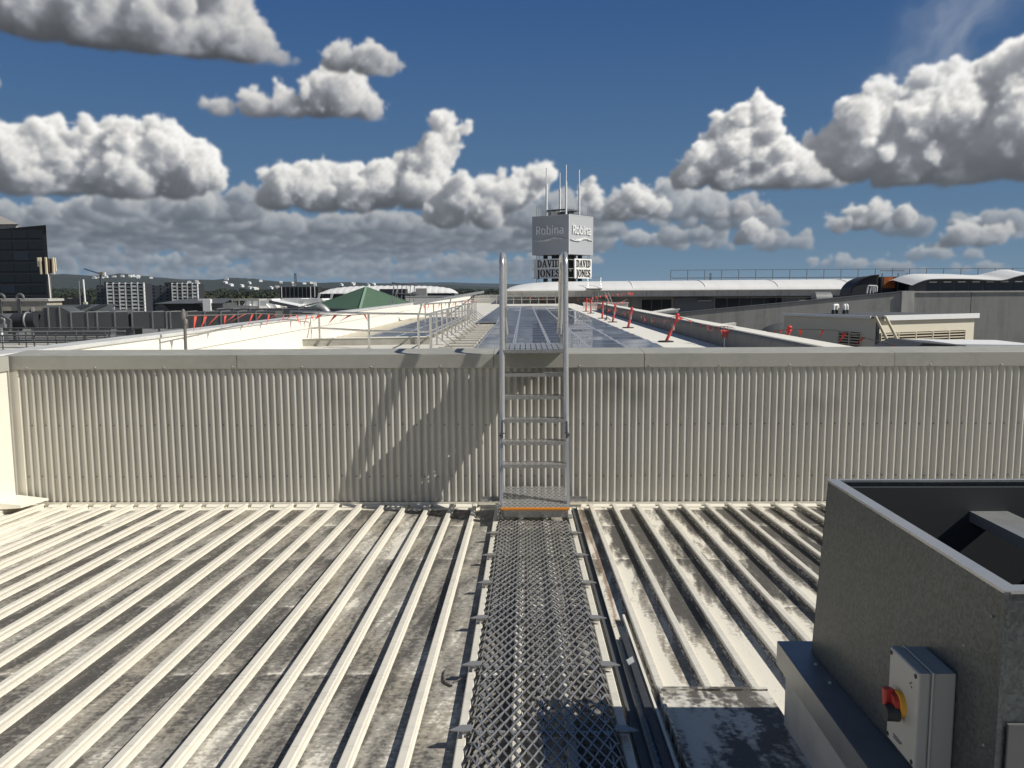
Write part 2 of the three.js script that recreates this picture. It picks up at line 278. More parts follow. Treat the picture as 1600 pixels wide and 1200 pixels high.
M.innerShade = std([0.035, 0.04, 0.043], 0.75, 0.1);  // near-black tone standing for the shade inside the open box
M.orange = std([0.72, 0.25, 0.02], 0.5);
M.white = std([0.8, 0.8, 0.78], 0.5, 0, { map: withTex(mottle(0.12, 5), 0.2) });
M.whitePaint = std([0.8, 0.79, 0.75], 0.55);
M.parapet = std([0.82, 0.79, 0.70], 0.6, 0, { map: withTex(mottle(0.08, 4), 0.12) });
M.deck = std([0.72, 0.69, 0.61], 0.6, 0, { map: withTex(mottle(0.2, 5), 0.1) });
M.deckGrey = std([0.2, 0.195, 0.185], 0.7, 0, { map: withTex(texStreak, 0.07) });
M.red = std([0.80, 0.06, 0.045], 0.55);
M.redFaded = std([0.75, 0.09, 0.07], 0.6);
M.flag = new THREE.MeshPhysicalMaterial({ color: C3(0.85, 0.085, 0.05), roughness: 0.9, transmission: 0.3, thickness: 0, side: THREE.DoubleSide });
M.rubber = std([0.025, 0.025, 0.025], 0.8);
M.darkSteel = std([0.055, 0.06, 0.065], 0.55, 0.2);
M.duct = std([0.125, 0.13, 0.128], 0.55, 0.25, { map: withTex(texMottle, 0.25) });
M.ductLight = std([0.33, 0.335, 0.33], 0.5, 0.5, { map: withTex(texMottle, 0.3) });
M.concrete = std([0.31, 0.305, 0.285], 0.85, 0, { map: withTex(texStreak, 0.11) });
M.concreteLight = std([0.50, 0.485, 0.445], 0.85, 0, { map: withTex(texStreak, 0.1) });
M.beige = std([0.72, 0.66, 0.52], 0.7, 0, { map: withTex(mottle(0.1, 4), 0.2) });
M.louver = std([0.62, 0.56, 0.42], 0.6);
M.brown = std([0.045, 0.03, 0.022], 0.8);
M.glassDark = std([0.018, 0.022, 0.026], 0.12, 0, {});
M.glassBlue = std([0.03, 0.037, 0.05], 0.1, 0);
M.green = std([0.085, 0.15, 0.095], 0.6, 0, { map: withTex(mottle(0.15, 5), 0.15) });
M.greenLight = std([0.26, 0.37, 0.27], 0.6);
M.slate = std([0.095, 0.10, 0.105], 0.7, 0, { map: withTex(texMottle, 0.2) });
M.weathered = std([0.15, 0.135, 0.12], 0.9);
M.black = std([0.012, 0.012, 0.012], 0.6);
M.charcoal = std([0.032, 0.035, 0.04], 0.6);
M.panelFrame = std([0.55, 0.56, 0.57], 0.45, 0.5);
M.leaf = std([0.032, 0.042, 0.02], 0.9);
M.signBody = std([0.43, 0.44, 0.455], 0.55, 0.1);
M.plastic = std([0.40, 0.40, 0.38], 0.5);
M.rustStain = std([0.36, 0.22, 0.13], 0.85, 0, { map: withTex(texMottle, 0.9) });
M.galleryWhite = std([0.80, 0.79, 0.76], 0.5, 0, { map: withTex(mottle(0.1, 4, 8), 0.05) });

// ---------------------------------------------------------------- lower roof: cream ribbed steel sheeting, falling 2.9 degrees towards the wall
const T = Math.tan(2.9 * D2R), ZW = -7.24, RX = -0.442, RP = 0.2035;
const roofY = (z, off = 0) => off + (z - ZW) * T;
const PAN = -0.036;
const grime = colorTex(2048, 2048, (u, v) => {
  const x = u * 10 - 5, z = v * 8 - 7.4, q = (x - RX) / RP, k = Math.floor(q), w = q - k, r = i => PERM[(k + 128 + i * 37) & 65535 & 255 | ((i * 19 + 7) << 8)];
  const right = ss(0.30, 0.5, x), leftEnd = ss(-3.0, -4.4, x), near = ss(-5.6, -3.4, z);
  const bx_ = x + k * 3.7;
  const lean = z + x * 0.35;
  const s1 = fbm(bx_ * 5, lean * 0.75 + r(1) * 60, 5), s2 = fbm(bx_ * 17 + 9, lean * 2.6 + r(2) * 40, 5), s3 = fbm(x * 75, z * 60, 3), brush = fbm(bx_ * 34 + z * 6, lean * 2.0, 5), swirl = fbm(bx_ * 10 + 3 * s1, lean * 4.5 + 3 * s2, 4);
  // how heavily each pan is soiled, in bands along its length
  let d = s1 * 1.0 + s2 * 0.45 + (brush - 0.5) * 0.55 + (swirl - 0.5) * 0.45 - 0.25 + (r(3) - 0.5) * 0.26;
  const fine = fbm(x * 120 + 5, z * 95, 2), comb = fbm(x * 22 + z * 4, z * 85, 2);
  const edge = Math.min(w, 1 - w);
  const clear = ss(0.62, 0.12, w + (s2 - 0.5) * 0.5 + (s1 - 0.5) * 0.4) * right, bare = right * ss(-4.6, -3.7, z + (s2 - 0.5) * 0.8) * (k === 7 ? 1 : 0.35);
  d += right * (0.24 + (d - 0.35) * 0.6) - clear * (0.62 + 0.35 * near) - right * near * 0.26 - bare * 0.7 - leftEnd * 0.34;
  d += (1 - right) * ss(0.24, 0.13, edge + (s3 - 0.5) * 0.16) * 0.14 + ss(-6.2, -6.9, z) * 0.14 - ss(-7.06, -7.11, z) * 0.9;
  // laps and fixing lines across the sheets
  for (const zl of [-6.5, -5.52, -4.54, -3.6, -2.65]) {
    const t = z - zl + (s2 - 0.5) * 0.05, on = ss(0.40, 0.66, vn(x * 7 + zl * 7, zl * 3)) * ss(0.12, 0.3, edge + (s3 - 0.5) * 0.3);
    d -= on * 0.5 * Math.exp(-t * t / 0.00016); d += 0.10 * ss(0.0, 0.03, t) * ss(0.6, 0.0, t) - 0.2 * on * ss(0, -0.02, t) * ss(-0.22, 0, t);
  }
  d += (s3 - 0.5) * 0.45 + (fine - 0.5) * 0.34 + (comb - 0.5) * 0.3 * ss(-5.2, -3.4, z) * (1 - right);
  const grey = ss(0.02, 0.40, d), dark = ss(0.38, 0.86, d), tan = ss(0.4, 0.75, fbm(bx_ * 6 + 70, lean * 2.2, 3)) * (1 - 0.6 * dark) * grey;
  let c = [0.76, 0.715, 0.61];
  c = c.map((o, i) => mix(o, [0.325, 0.303, 0.26][i], grey));
  c = c.map((o, i) => mix(o, [0.37, 0.315, 0.225][i], tan * 0.5));
  c = c.map((o, i) => mix(o, [0.085, 0.078, 0.067][i], dark));
  const grain = 0.72 + 0.56 * fbm(x * 48 + 20, z * 36, 4) ; c = c.map(o => o * mix(1, grain, grey));
  // pale lichen grains and grit
  const sp = vn(x * 190, z * 170); if (sp > 0.92 && grey > 0.3) c = c.map((o, i) => mix(o, [0.6, 0.56, 0.48][i], 0.5)); if (sp < 0.06) c = c.map(o => o * 0.7);
  // rust-brown run-off beside the walkway
  const ru = (Math.exp(-Math.pow((x - 0.49 - 0.012 * Math.sin(z * 2.1)) / 0.008, 2)) + 0.5 * Math.exp(-Math.pow((x - 0.452) / 0.02, 2)) * ss(0.4, 0.7, s2)) * ss(-3.9, -4.6, z) * (0.3 + 0.9 * brush);
  c = c.map((o, i) => mix(o, [0.30, 0.16, 0.085][i], clamp(ru)));
  return c;
});
M.pan = std([1, 1, 1], 0.62, 0, { map: grime, bumpMap: rough, bumpScale: 0.002 });
const roofEnd = k => (k >= 5 && k <= 7 ? -3.34 : k >= 8 && k <= 16 ? -3.13 : 1.4);
const lower = struct('lower_roof');
// rib paint: clean right side; low left side has grained mould plus its shade painted in
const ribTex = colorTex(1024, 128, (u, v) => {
  const n = per(u, v, 14, 5, 3, 0.6), g = per(u + 0.4, v, 60, 3, 2.2, 0.5), shadeSide = ss(0.40, 0.16, v + (n - 0.5) * 0.22), m = clamp(shadeSide * ss(0.30, 0.62, 0.55 * n + 0.55 * g) * 1.15), w = 0.94 + 0.12 * (n - 0.5) - 0.12 * ss(0.62, 0.8, g);
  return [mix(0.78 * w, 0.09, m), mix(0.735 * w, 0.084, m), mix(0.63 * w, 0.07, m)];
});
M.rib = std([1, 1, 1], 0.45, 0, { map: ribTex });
{
  const ribProf = [[-0.022, 0], [-0.0145, 0.004], [-0.0125, 0.022], [-0.018, 0.026], [-0.0195, 0.035], [-0.0175, 0.0400], [-0.014, 0.0422], [0.014, 0.0432], [0.0175, 0.0405], [0.0195, 0.035], [0.018, 0.026], [0.0125, 0.022], [0.0145, 0.004], [0.022, 0]];
  const ribGeo = new Map();
  const ribOf = (z0, z1) => {
    const key = z0 + '|' + z1; if (ribGeo.has(key)) return ribGeo.get(key);
    const grid = [], n = 8; for (let i = 0; i <= n; i++) { const z = mix(z0, z1, i / n); grid.push(ribProf.map(([x, y]) => [x, roofY(z, PAN + y), z])); }
    const g = sheet(grid).toNonIndexed(); g.computeVertexNormals(); { const p = g.attributes.position, uv = []; for (let i = 0; i < p.count; i++) { const x = p.getX(i), h = p.getY(i) - roofY(p.getZ(i), PAN), s = x < 0 ? h / 0.0432 * 0.5 : 1 - h / 0.0432 * 0.5; uv.push(p.getZ(i) / 1.6, s); } g.setAttribute('uv', new THREE.Float32BufferAttribute(uv, 2)); g.userData.keepUV = true; }
    const cap = flatPoly(ribProf.map(([x, y]) => [x, roofY(z0, PAN + y), z0]).reverse()), cap1 = flatPoly(ribProf.map(([x, y]) => [x, roofY(z1, PAN + y), z1]));
    const m = merge([g, cap, cap1]); ribGeo.set(key, m); return m;
  };
  const jr = rng(5);
  for (let k = -20; k <= 26; k++) {
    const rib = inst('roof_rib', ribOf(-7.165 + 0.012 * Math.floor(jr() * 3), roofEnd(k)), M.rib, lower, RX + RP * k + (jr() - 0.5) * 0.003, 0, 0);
    // the flat pan to the right of each rib
    const x0 = RX + RP * k, x1 = x0 + RP, g = flatPoly([[x0, roofY(ZW, PAN), ZW], [x0, roofY(1.4, PAN), 1.4], [x1, roofY(1.4, PAN), 1.4], [x1, roofY(ZW, PAN), ZW]]);
    const p = g.attributes.position, uv = []; for (let i = 0; i < p.count; i++) uv.push((p.getX(i) + 5) / 10, (p.getZ(i) + 7.4) / 8);
    g.setAttribute('uv', new THREE.Float32BufferAttribute(uv, 2)); g.userData.keepUV = true;
    mesh('roof_pan', g, M.pan, lower);
  }
  mesh('roof_deck', flatPoly([[-4.52, roofY(ZW, -0.1), ZW], [-4.52, roofY(1.4, -0.1), 1.4], [5.05, roofY(1.4, -0.1), 1.4], [5.05, roofY(ZW, -0.1), ZW]]), M.deckGrey, lower);
  // folded strip at the foot of the wall, notched over the ribs
  for (let k = -20; k <= 25; k++) mesh('foot_flashing', [bx(RP - 0.06, 0.003, 0.05, RX + RP * (k + 0.5), -0.022, -7.205, [0.3, 0, 0])], M.cream, lower);
  mesh('foot_flashing', bx(9.6, 0.03, 0.008, 0.25, -0.012, -7.236), M.cream, lower);
  // raised tray where the ribs stop short of the exhaust plinth
  const ty = z => roofY(z, 0.004);
  mesh('roof_tray', [...slab([[0.555, ty(-3.36), -3.36], [0.555, ty(1.4), 1.4], [1.02, ty(1.4), 1.4], [1.02, ty(-3.36), -3.36]], -0.03), bx(0.012, 0.016, 4.76, 0.561, ty(-0.98) + 0.008, -0.98, [-2.9 * D2R, 0, 0]), bx(0.46, 0.012, 0.02, 0.79, ty(-3.35) + 0.004, -3.35)], std([0.66, 0.63, 0.55], 0.55, 0, { map: grime2() }), lower);
  // blocked-in corner at the left end of the wall
  mesh('corner_flashing', [...slab([[-4.6, 0.09, -7.2], [-4.6, 0.11, -6.85], [-4.35, 0.06, -6.92], [-4.27, 0.05, -7.2]], 0.035)], M.cream, lower);
}
function grime2() { return withTex(colorTex(512, 512, (u, v) => { const a = per(u, v, 4, 6, 2.4, 0.7), k = ss(0.30, 0.56, a + 0.3 * (per(u, v, 44, 3) - 0.5)); return [mix(1, 0.16, k), mix(1, 0.155, k), mix(1, 0.15, k)]; }), 1.3); }

// ---------------------------------------------------------------- parapet wall of vertical corrugated sheets
const wallTex = colorTex(1024, 512, (u, v) => {
  const x = u * 9.4, y = v * 1.25; let k = 0.92 + 0.1 * (fbm(x * 2, y * 2, 4) - 0.5) + 0.05 * (fbm(x * 60, y * 8, 3) - 0.5);
  const mould = ss(0.42, 0.70, fbm(x * 1.1 + 4, y * 1.5, 4) * 0.75 + 0.25 * fbm(x * 16, y * 3.2, 4)) * ss(0.72, 1.18, y + 0.25 * (fbm(x * 18, 3, 3) - 0.5)) * (0.35 + 0.65 * ss(3.6, 5.2, x));
  k *= 1 - 0.62 * mould; const drip = ss(0.62, 0.85, fbm(x * 26, y * 0.9, 3)) * 0.16; k *= 1 - drip;
  return [k, k * mix(1, 0.985, mould), k * mix(1, 0.95, mould)];
}, 1, 1);
M.wallSteel = std([0.545, 0.525, 0.465], 0.55, 0, { map: wallTex });
const parapet = thing('corrugated_parapet', 'long cream corrugated steel wall across the roof below the capping', 'wall', [0, 0, ZW]);
{
  const P = 0.0615, prof = [[0, 0.016], [0.004, 0.016], [0.0058, 0.0155], [0.0078, 0.0142], [0.0252, 0.0016], [0.0272, 0.0005], [0.029, 0], [0.0365, 0], [0.0383, 0.0005], [0.0403, 0.0016], [0.0577, 0.0142], [0.0597, 0.0155]];
  const L0 = -4.50, per_ = 12, n = 13;
  for (let s = 0; s < n; s++) {
    const grid = [[], []], xs = L0 + s * P * per_;
    for (let r = 0; r <= per_; r++) for (let i = 0; i < (r === per_ ? 1 : prof.length); i++) { const x = xs + r * P + prof[i][0], z = prof[i][1] - 0.016 + (s % 2) * 0.0012; grid[1].push([x, 0.006, z]); grid[0].push([x, 1.235, z]); }
    const g = sheet(grid).toNonIndexed(), p = g.attributes.position, uv = []; for (let i = 0; i < p.count; i++) uv.push((p.getX(i) + 4.54) / 9.4, p.getY(i) / 1.25);
    g.setAttribute('uv', new THREE.Float32BufferAttribute(uv, 2)); g.userData.keepUV = true;
    mesh('wall_sheet', g, M.wallSteel, parapet);
  }
  const screws = []; const sg = new THREE.CylinderGeometry(0.0055, 0.0065, 0.006, 6).rotateX(Math.PI / 2);
  for (let i = 0; i < 156; i++) for (const y of [0.235, 0.70]) if ((i + (y > 0.5 ? 1 : 0)) % 2 === 0) screws.push(sg.clone().translate(L0 + i * P + 0.0358, y + 0.004 * Math.sin(i * 7), -0.0095));
  const sc = mesh('screws', screws, std([0.16, 0.155, 0.14], 0.6, 0.4), parapet); sc.userData.kind = 'stuff';
  mesh('core', b2(-4.6, 5.1, -0.6, 1.25, -0.36, -0.02), M.fascia, parapet);
  mesh('corner_trim', [b2(-4.6, -4.488, -0.05, 1.205, -0.018, 0.002)], M.cream, parapet);
  // capping in lengths with open lap joints; the left end piece turns the corner
  const joints = [-4.60, -2.53, -0.27, 1.05, 3.22, 5.2];
  for (let i = 0; i + 1 < joints.length; i++) {
    const a = joints[i], b = joints[i + 1] - 0.004, tilt = (i % 2 ? 0.0015 : 0);
    mesh('capping', [ext([[0.0020 + tilt, 1.205], [0.0050 + tilt, 1.203], [0.0080 + tilt, 1.21], [0.0055 + tilt, 1.326], [0.0030 + tilt, 1.331], [-0.37, 1.352], [-0.375, 1.346], [-0.375, 1.20], [-0.37, 1.20], [-0.368, 1.34], [-0.0010 + tilt, 1.322]], b - a).rotateY(-Math.PI / 2).scale(1, 1, 1).translate(b, 0, 0).applyMatrix4(new THREE.Matrix4().makeScale(1, 1, 1))], M.fascia, parapet);
  }
  const rivets = []; for (let x = -4.4; x < 5; x += 0.61) rivets.push(new THREE.SphereGeometry(0.008, 6, 4).translate(x, 1.222, 0.010));
  const rv = mesh('rivets', rivets, M.galvPlain, parapet); rv.userData.kind = 'stuff';
}
// the wall that runs back along the left edge of the roof
const side = thing('side_wall', 'sunlit cream flat side wall at the far left edge of the roof', 'wall', [-4.6, 0, ZW]);
mesh('face', b2(-0.3, 0.045, -0.4, 1.2, 0.036, 9), M.cream, side);
mesh('capping', b2(-0.32, 0.06, 1.2, 1.33, 0.036, 9), M.fascia, side);
mesh('joint_strip', b2(0.045, 0.06, -0.1, 1.2, 0.04, 0.055), M.fascia, side);

// ---------------------------------------------------------------- walkway of raised expanded metal on the ribs
const walk = thing('roof_walkway', 'raised grey diamond-mesh metal walkway running straight to the ladder', 'walkway', [0.067, 0, -4.2]);
{
  const CW = 0.0429, CL = 0.1, x0 = -0.19 - 0.067, top = 0.034, z0 = -4.2;
  const Y = zz => roofY(zz, top);
  const strand = (x, z, x2, z2, lift = 0, lift2 = 0) => bar([x, Y(z) + lift, z - z0], [x2, Y(z2) + lift2, z2 - z0], 0.0056, 0.0105, 0.35 * Math.sign(x2 - x));
  const barZ = []; for (let i = 0; i < 9; i++) barZ.push(-5.955 + 0.605 * i);
  for (let s = 0; s < 9; s++) {
    const a = s === 0 ? -6.358 : barZ[s - 1], nj = s ? 12 : 8, list = [];
    for (let j = 0; j < nj; j++) for (let i = 0; i < 24; i++) {
      const zz = a + j * 0.0504, xa = x0 + i * CW / 2, up = (i + j) % 2 === 0;
      list.push(strand(up ? xa : xa + CW / 2, zz, up ? xa + CW / 2 : xa, zz + 0.0504));
    }
    mesh('mesh_panel', list, M.mesh, walk);
    for (const sd of [-1, 1]) { const skirt = []; for (let j = 0; j < nj; j++) for (let i = 0; i < 2; i++) {
      const zz = a + j * 0.0504, e = sd < 0 ? x0 : x0 + 0.515, up = (i + j) % 2 === 0, xi = n => e + sd * (0.018 * n), yi = n => -0.026 * n;
      const p = up ? i : i + 1, q = up ? i + 1 : i;
      skirt.push(strand(xi(p), zz, xi(q), zz + 0.0504, yi(p), yi(q)));
    }
    mesh('side_mesh', skirt, M.mesh, walk); }
    for (const x of [x0 + 0.02, x0 + 0.257, x0 + 0.495]) mesh('runner', bar([x, Y(a) - 0.016, a - z0], [x, Y(a + nj * 0.05) - 0.016, a + nj * 0.05 - z0], 0.006, 0.026), M.gritAlu, walk);
  }
  for (const z of barZ) {
    const b = mesh('cross_bar', [bx(0.55, 0.004, 0.02, x0 + 0.257, Y(z) - 0.007, z - z0, [-2.9 * D2R, 0, 0]), bx(0.55, 0.018, 0.004, x0 + 0.257, Y(z) - 0.017, z - z0 - 0.008)], M.mesh, walk);
    for (const sd of [-1, 1]) mesh('end_lug', [ext((sd > 0 ? [[0, 0.022], [0, -0.022], [0.07, -0.022], [0.085, -0.016], [0.04, 0.022]] : [[0, -0.022], [0, 0.022], [-0.04, 0.022], [-0.085, -0.016], [-0.07, -0.022]]), 0.004).rotateX(-Math.PI / 2).translate(x0 + 0.257 + sd * 0.268, Y(z) + 0.006, z - z0), bx(0.05, 0.03, 0.004, x0 + 0.257 + sd * 0.295, Y(z) - 0.008, z - z0 - 0.02)], M.mesh, walk);
  }
}
tag(mesh('fallen_twig', [bent([[-0.335, roofY(-3.7, PAN) + 0.006, -3.7], [-0.372, roofY(-3.62, PAN) + 0.006, -3.62], [-0.362, roofY(-3.5, PAN) + 0.008, -3.5], [-0.325, roofY(-3.46, PAN) + 0.006, -3.46]], 0.0055, 0.03, 6)], M.weathered), 'short dark curved twig lying on the pan left of the walkway', 'twig');
tag(mesh('thin_stick', [cyl([-0.32, roofY(-3.5, PAN) + 0.005, -3.5], [-0.18, roofY(-3.62, PAN) + 0.03, -3.62], 0.003, 5)], M.weathered), 'thin straight stick leaning against the left side of the walkway', 'stick');
// cable trays and a conduit to the right of the walkway
{
  const run = (name, label, cat, x, z0, z1, geo, mat) => { const o = thing(name, label, cat, [x, 0, (z0 + z1) / 2]); const m = (z0 + z1) / 2; for (const [part, w, h, dx, dy, mt] of geo) mesh(part, bar([dx, roofY(z0, PAN + dy), z0 - m], [dx, roofY(z1, PAN + dy), z1 - m], w, h), mt || mat, o); return o; };
  run('cable_tray', 'long narrow grey cable tray beside the white rib right of the walkway', 'cable tray', 0.425, -7.05, 1.2, [['base', 0.04, 0.003, 0, 0.02], ['flange', 0.003, 0.022, -0.02, 0.03], ['flange', 0.003, 0.022, 0.02, 0.03]], M.duct);
  run('flat_conduit', 'dark flat conduit starting halfway down the pan right of the cable tray', 'conduit', 0.495, -4.02, 1.2, [['cover', 0.03, 0.018, 0, 0.03, M.darkSteel], ['clip', 0.05, 0.004, 0, 0.012, M.galvPlain]], M.darkSteel);
  run('edge_trim', 'loose cream metal trim strip lying along the dark conduit', 'trim', 0.528, -4.3, 1.2, [['strip', 0.012, 0.03, 0, 0.02]], M.ribPaint);
  tag(mesh('paint_flake', flatPoly([[0.46, roofY(-3.63, 0.02), -3.63], [0.466, roofY(-3.58, 0.016), -3.58], [0.492, roofY(-3.585, 0.03), -3.585], [0.49, roofY(-3.64, 0.034), -3.64]]), M.whitePaint), 'small white scrap stuck on the dark conduit', 'scrap');
}

// ---------------------------------------------------------------- step ladder over the wall
const ladder = thing('access_ladder', 'aluminium step ladder with tall hooped handrails climbing over the wall', 'ladder', [0.079, 0, -7.0]);
{
  const Z = z => z + 7.0, hw = 0.26;
  // perforated plates
  const plate = (w, d, nx, nz, r, t = 0.004) => { const h = []; for (let j = 0; j < nz; j++) for (let i = 0; i < nx - (j % 2); i++) h.push([-w / 2 + w * (i + 0.5 + (j % 2) * 0.5) / nx, -d / 2 + d * (j + 0.5) / nz, r]); return ext([[-w / 2, -d / 2], [w / 2, -d / 2], [w / 2, d / 2], [-w / 2, d / 2]], t, h).rotateX(-Math.PI / 2); };
  const tp = merge([plate(0.515, 0.14, 11, 3, 0.013), bx(0.515, 0.004, 0.004, 0, 0.0, 0.07)]);
  // each tread's front lip is cut in teeth
  const teeth = []; teeth.push([-0.2575, 0]); const nT = 22; for (let i = 0; i < nT; i++) { const a = -0.2575 + 0.515 * i / nT; teeth.push([a, -0.022], [a + 0.515 / nT * 0.5, -0.031]); } teeth.push([0.2575, -0.022], [0.2575, 0]);
  const lip = merge([ext(teeth, 0.003)]);
  const back = merge([bx(0.515, 0.024, 0.003, 0, -0.012, -0.07)]);
  const treads = [[1.18, -7.03], [0.996, -6.96], [0.811, -6.888], [0.634, -6.815], [0.458, -6.742]];
  for (const [y, z] of treads) { const t = inst('tread', tp, M.gritAlu, ladder, 0, y, Z(z)); inst('front_lip', lip, M.gritAlu, t, 0, 0.002, 0.07); inst('back_lip', back, M.gritAlu, t, 0, 0.002, 0); }
  for (const s of [-1, 1]) {
    mesh('stile', [bar([s * (hw + 0.006), 0.12, Z(-6.60)], [s * (hw + 0.006), 1.40, Z(-7.115)], 0.010, 0.075), bar([s * (hw + 0.014), 0.12, Z(-6.565)], [s * (hw + 0.014), 1.40, Z(-7.08)], 0.022, 0.004)], M.alu, ladder);
    mesh('stile_foot', [bx(0.05, 0.006, 0.10, s * 0.285, 0.05, Z(-6.60)), bx(0.006, 0.1, 0.08, s * 0.268, 0.09, Z(-6.60))], M.gritAlu, ladder);
    const h = mesh('handrail', [bent([[s * 0.266, 0.70, Z(-6.80)], [s * 0.268, 0.88, Z(-6.875)], [s * 0.268, 2.19, Z(-7.10)], [s * 0.268, 2.19, Z(-7.86)], [s * 0.268, 1.62, Z(-7.98)], [s * 0.255, 1.46, Z(-8.0)]], 0.0235, 0.13)], M.alu, ladder);
    mesh('flattened_end', [bar([s * 0.268, 0.665, Z(-6.775)], [s * 0.270, 0.79, Z(-6.83)], 0.016, 0.05), new THREE.CylinderGeometry(0.009, 0.009, 0.03, 6).rotateZ(Math.PI / 2).translate(s * 0.275, 0.69, Z(-6.765))], M.darkSteel, h);
    mesh('rear_bracket', [bx(0.012, 0.16, 0.09, s * 0.262, 1.44, Z(-7.97)), new THREE.CylinderGeometry(0.012, 0.012, 0.03, 6).rotateZ(Math.PI / 2).translate(s * 0.262, 1.41, Z(-7.96))], M.gritAlu, ladder);
    mesh('rear_post', bx(0.05, 1.2, 0.05, s * 0.262, 0.80, Z(-8.0)), M.alu, ladder);
  }
  // landing across the capping: ribbed planks with gaps, toothed front edge
  const plank = merge(cbx(0.040, 0.022, 0.91, 0.004));
  for (let i = 0; i < 11; i++) inst('landing_plank', plank, M.gritAlu, ladder, -0.235 + i * 0.047, 1.374, Z(-7.395));
  inst('landing_lip', lip, M.gritAlu, ladder, 0, 1.386, Z(-6.94));
  mesh('landing_frame', [bx(0.53, 0.035, 0.01, 0, 1.352, Z(-7.84)), bx(0.53, 0.012, 0.04, 0, 1.357, Z(-6.98)), bx(0.01, 0.03, 0.86, -0.262, 1.37, Z(-7.42)), bx(0.01, 0.03, 0.86, 0.262, 1.37, Z(-7.42))], M.gritAlu, ladder);
  // bottom step with safety-orange nosing
  const base = mesh('base_platform', [plate(0.535, 0.73, 13, 13, 0.0125, 0.006).translate(0, 0.152, Z(-6.815))], M.gritAlu, ladder);
  mesh('nosing', cbx(0.545, 0.018, 0.026, 0.003, 0, 0.151, Z(-6.448)), M.orange, base);
  mesh('apron', [bx(0.5, 0.075, 0.004, 0, 0.112, Z(-6.475)), bx(0.004, 0.05, 0.7, -0.25, 0.115, Z(-6.82)), bx(0.004, 0.05, 0.7, 0.25, 0.115, Z(-6.82))], M.galvPlain, base);
  mesh('foot_angle', [bx(0.95, 0.035, 0.004, 0, 0.045, Z(-7.20)), bx(0.95, 0.004, 0.04, 0, 0.03, Z(-7.19))], M.gritAlu, ladder);
}

// ---------------------------------------------------------------- exhaust plinth and open sheet-metal discharge box on the right
const plinth = thing('plinth', 'low flashed plinth with dark blue-grey capping under the metal box', 'plinth', [1.65, 0, -2.4]);
{
  const X = x => x - 1.65, Z = z => z + 2.4, yb = 0.10;
  mesh('kerb', slab([[X(0.995), 0.52, Z(-3.04)], [X(0.995), 0.52, Z(-1.0)], [X(2.4), 0.52, Z(-1.0)], [X(2.4), 0.52, Z(-3.04)]], yb), std([0.5, 0.49, 0.46], 0.5, 0, { map: withTex(texMottle, 0.4) }), plinth);
  mesh('capping', [b2(X(0.968), X(1.09), 0.518, 0.543, Z(-3.06), Z(-0.95)), b2(X(1.09), X(2.42), 0.518, 0.543, Z(-3.06), Z(-2.92)), b2(X(0.965), X(0.972), 0.452, 0.542, Z(-3.062), Z(-0.95)), b2(X(0.968), X(2.42), 0.452, 0.542, Z(-3.066), Z(-3.06))], M.curb, plinth);
  const sc = []; for (const z of [-2.86, -2.72, -2.2, -1.8]) sc.push(new THREE.SphereGeometry(0.009, 8, 5).scale(1, 0.6, 1).translate(X(1.045), 0.545, Z(z)));
  for (const g of sc) mesh('screw', g, M.galvPlain, plinth);
}
const boxOut = thing('discharge_box', 'open-topped galvanised sheet-metal duct box on the plinth at right', 'duct', [1.65, 0.543, -2.4]);
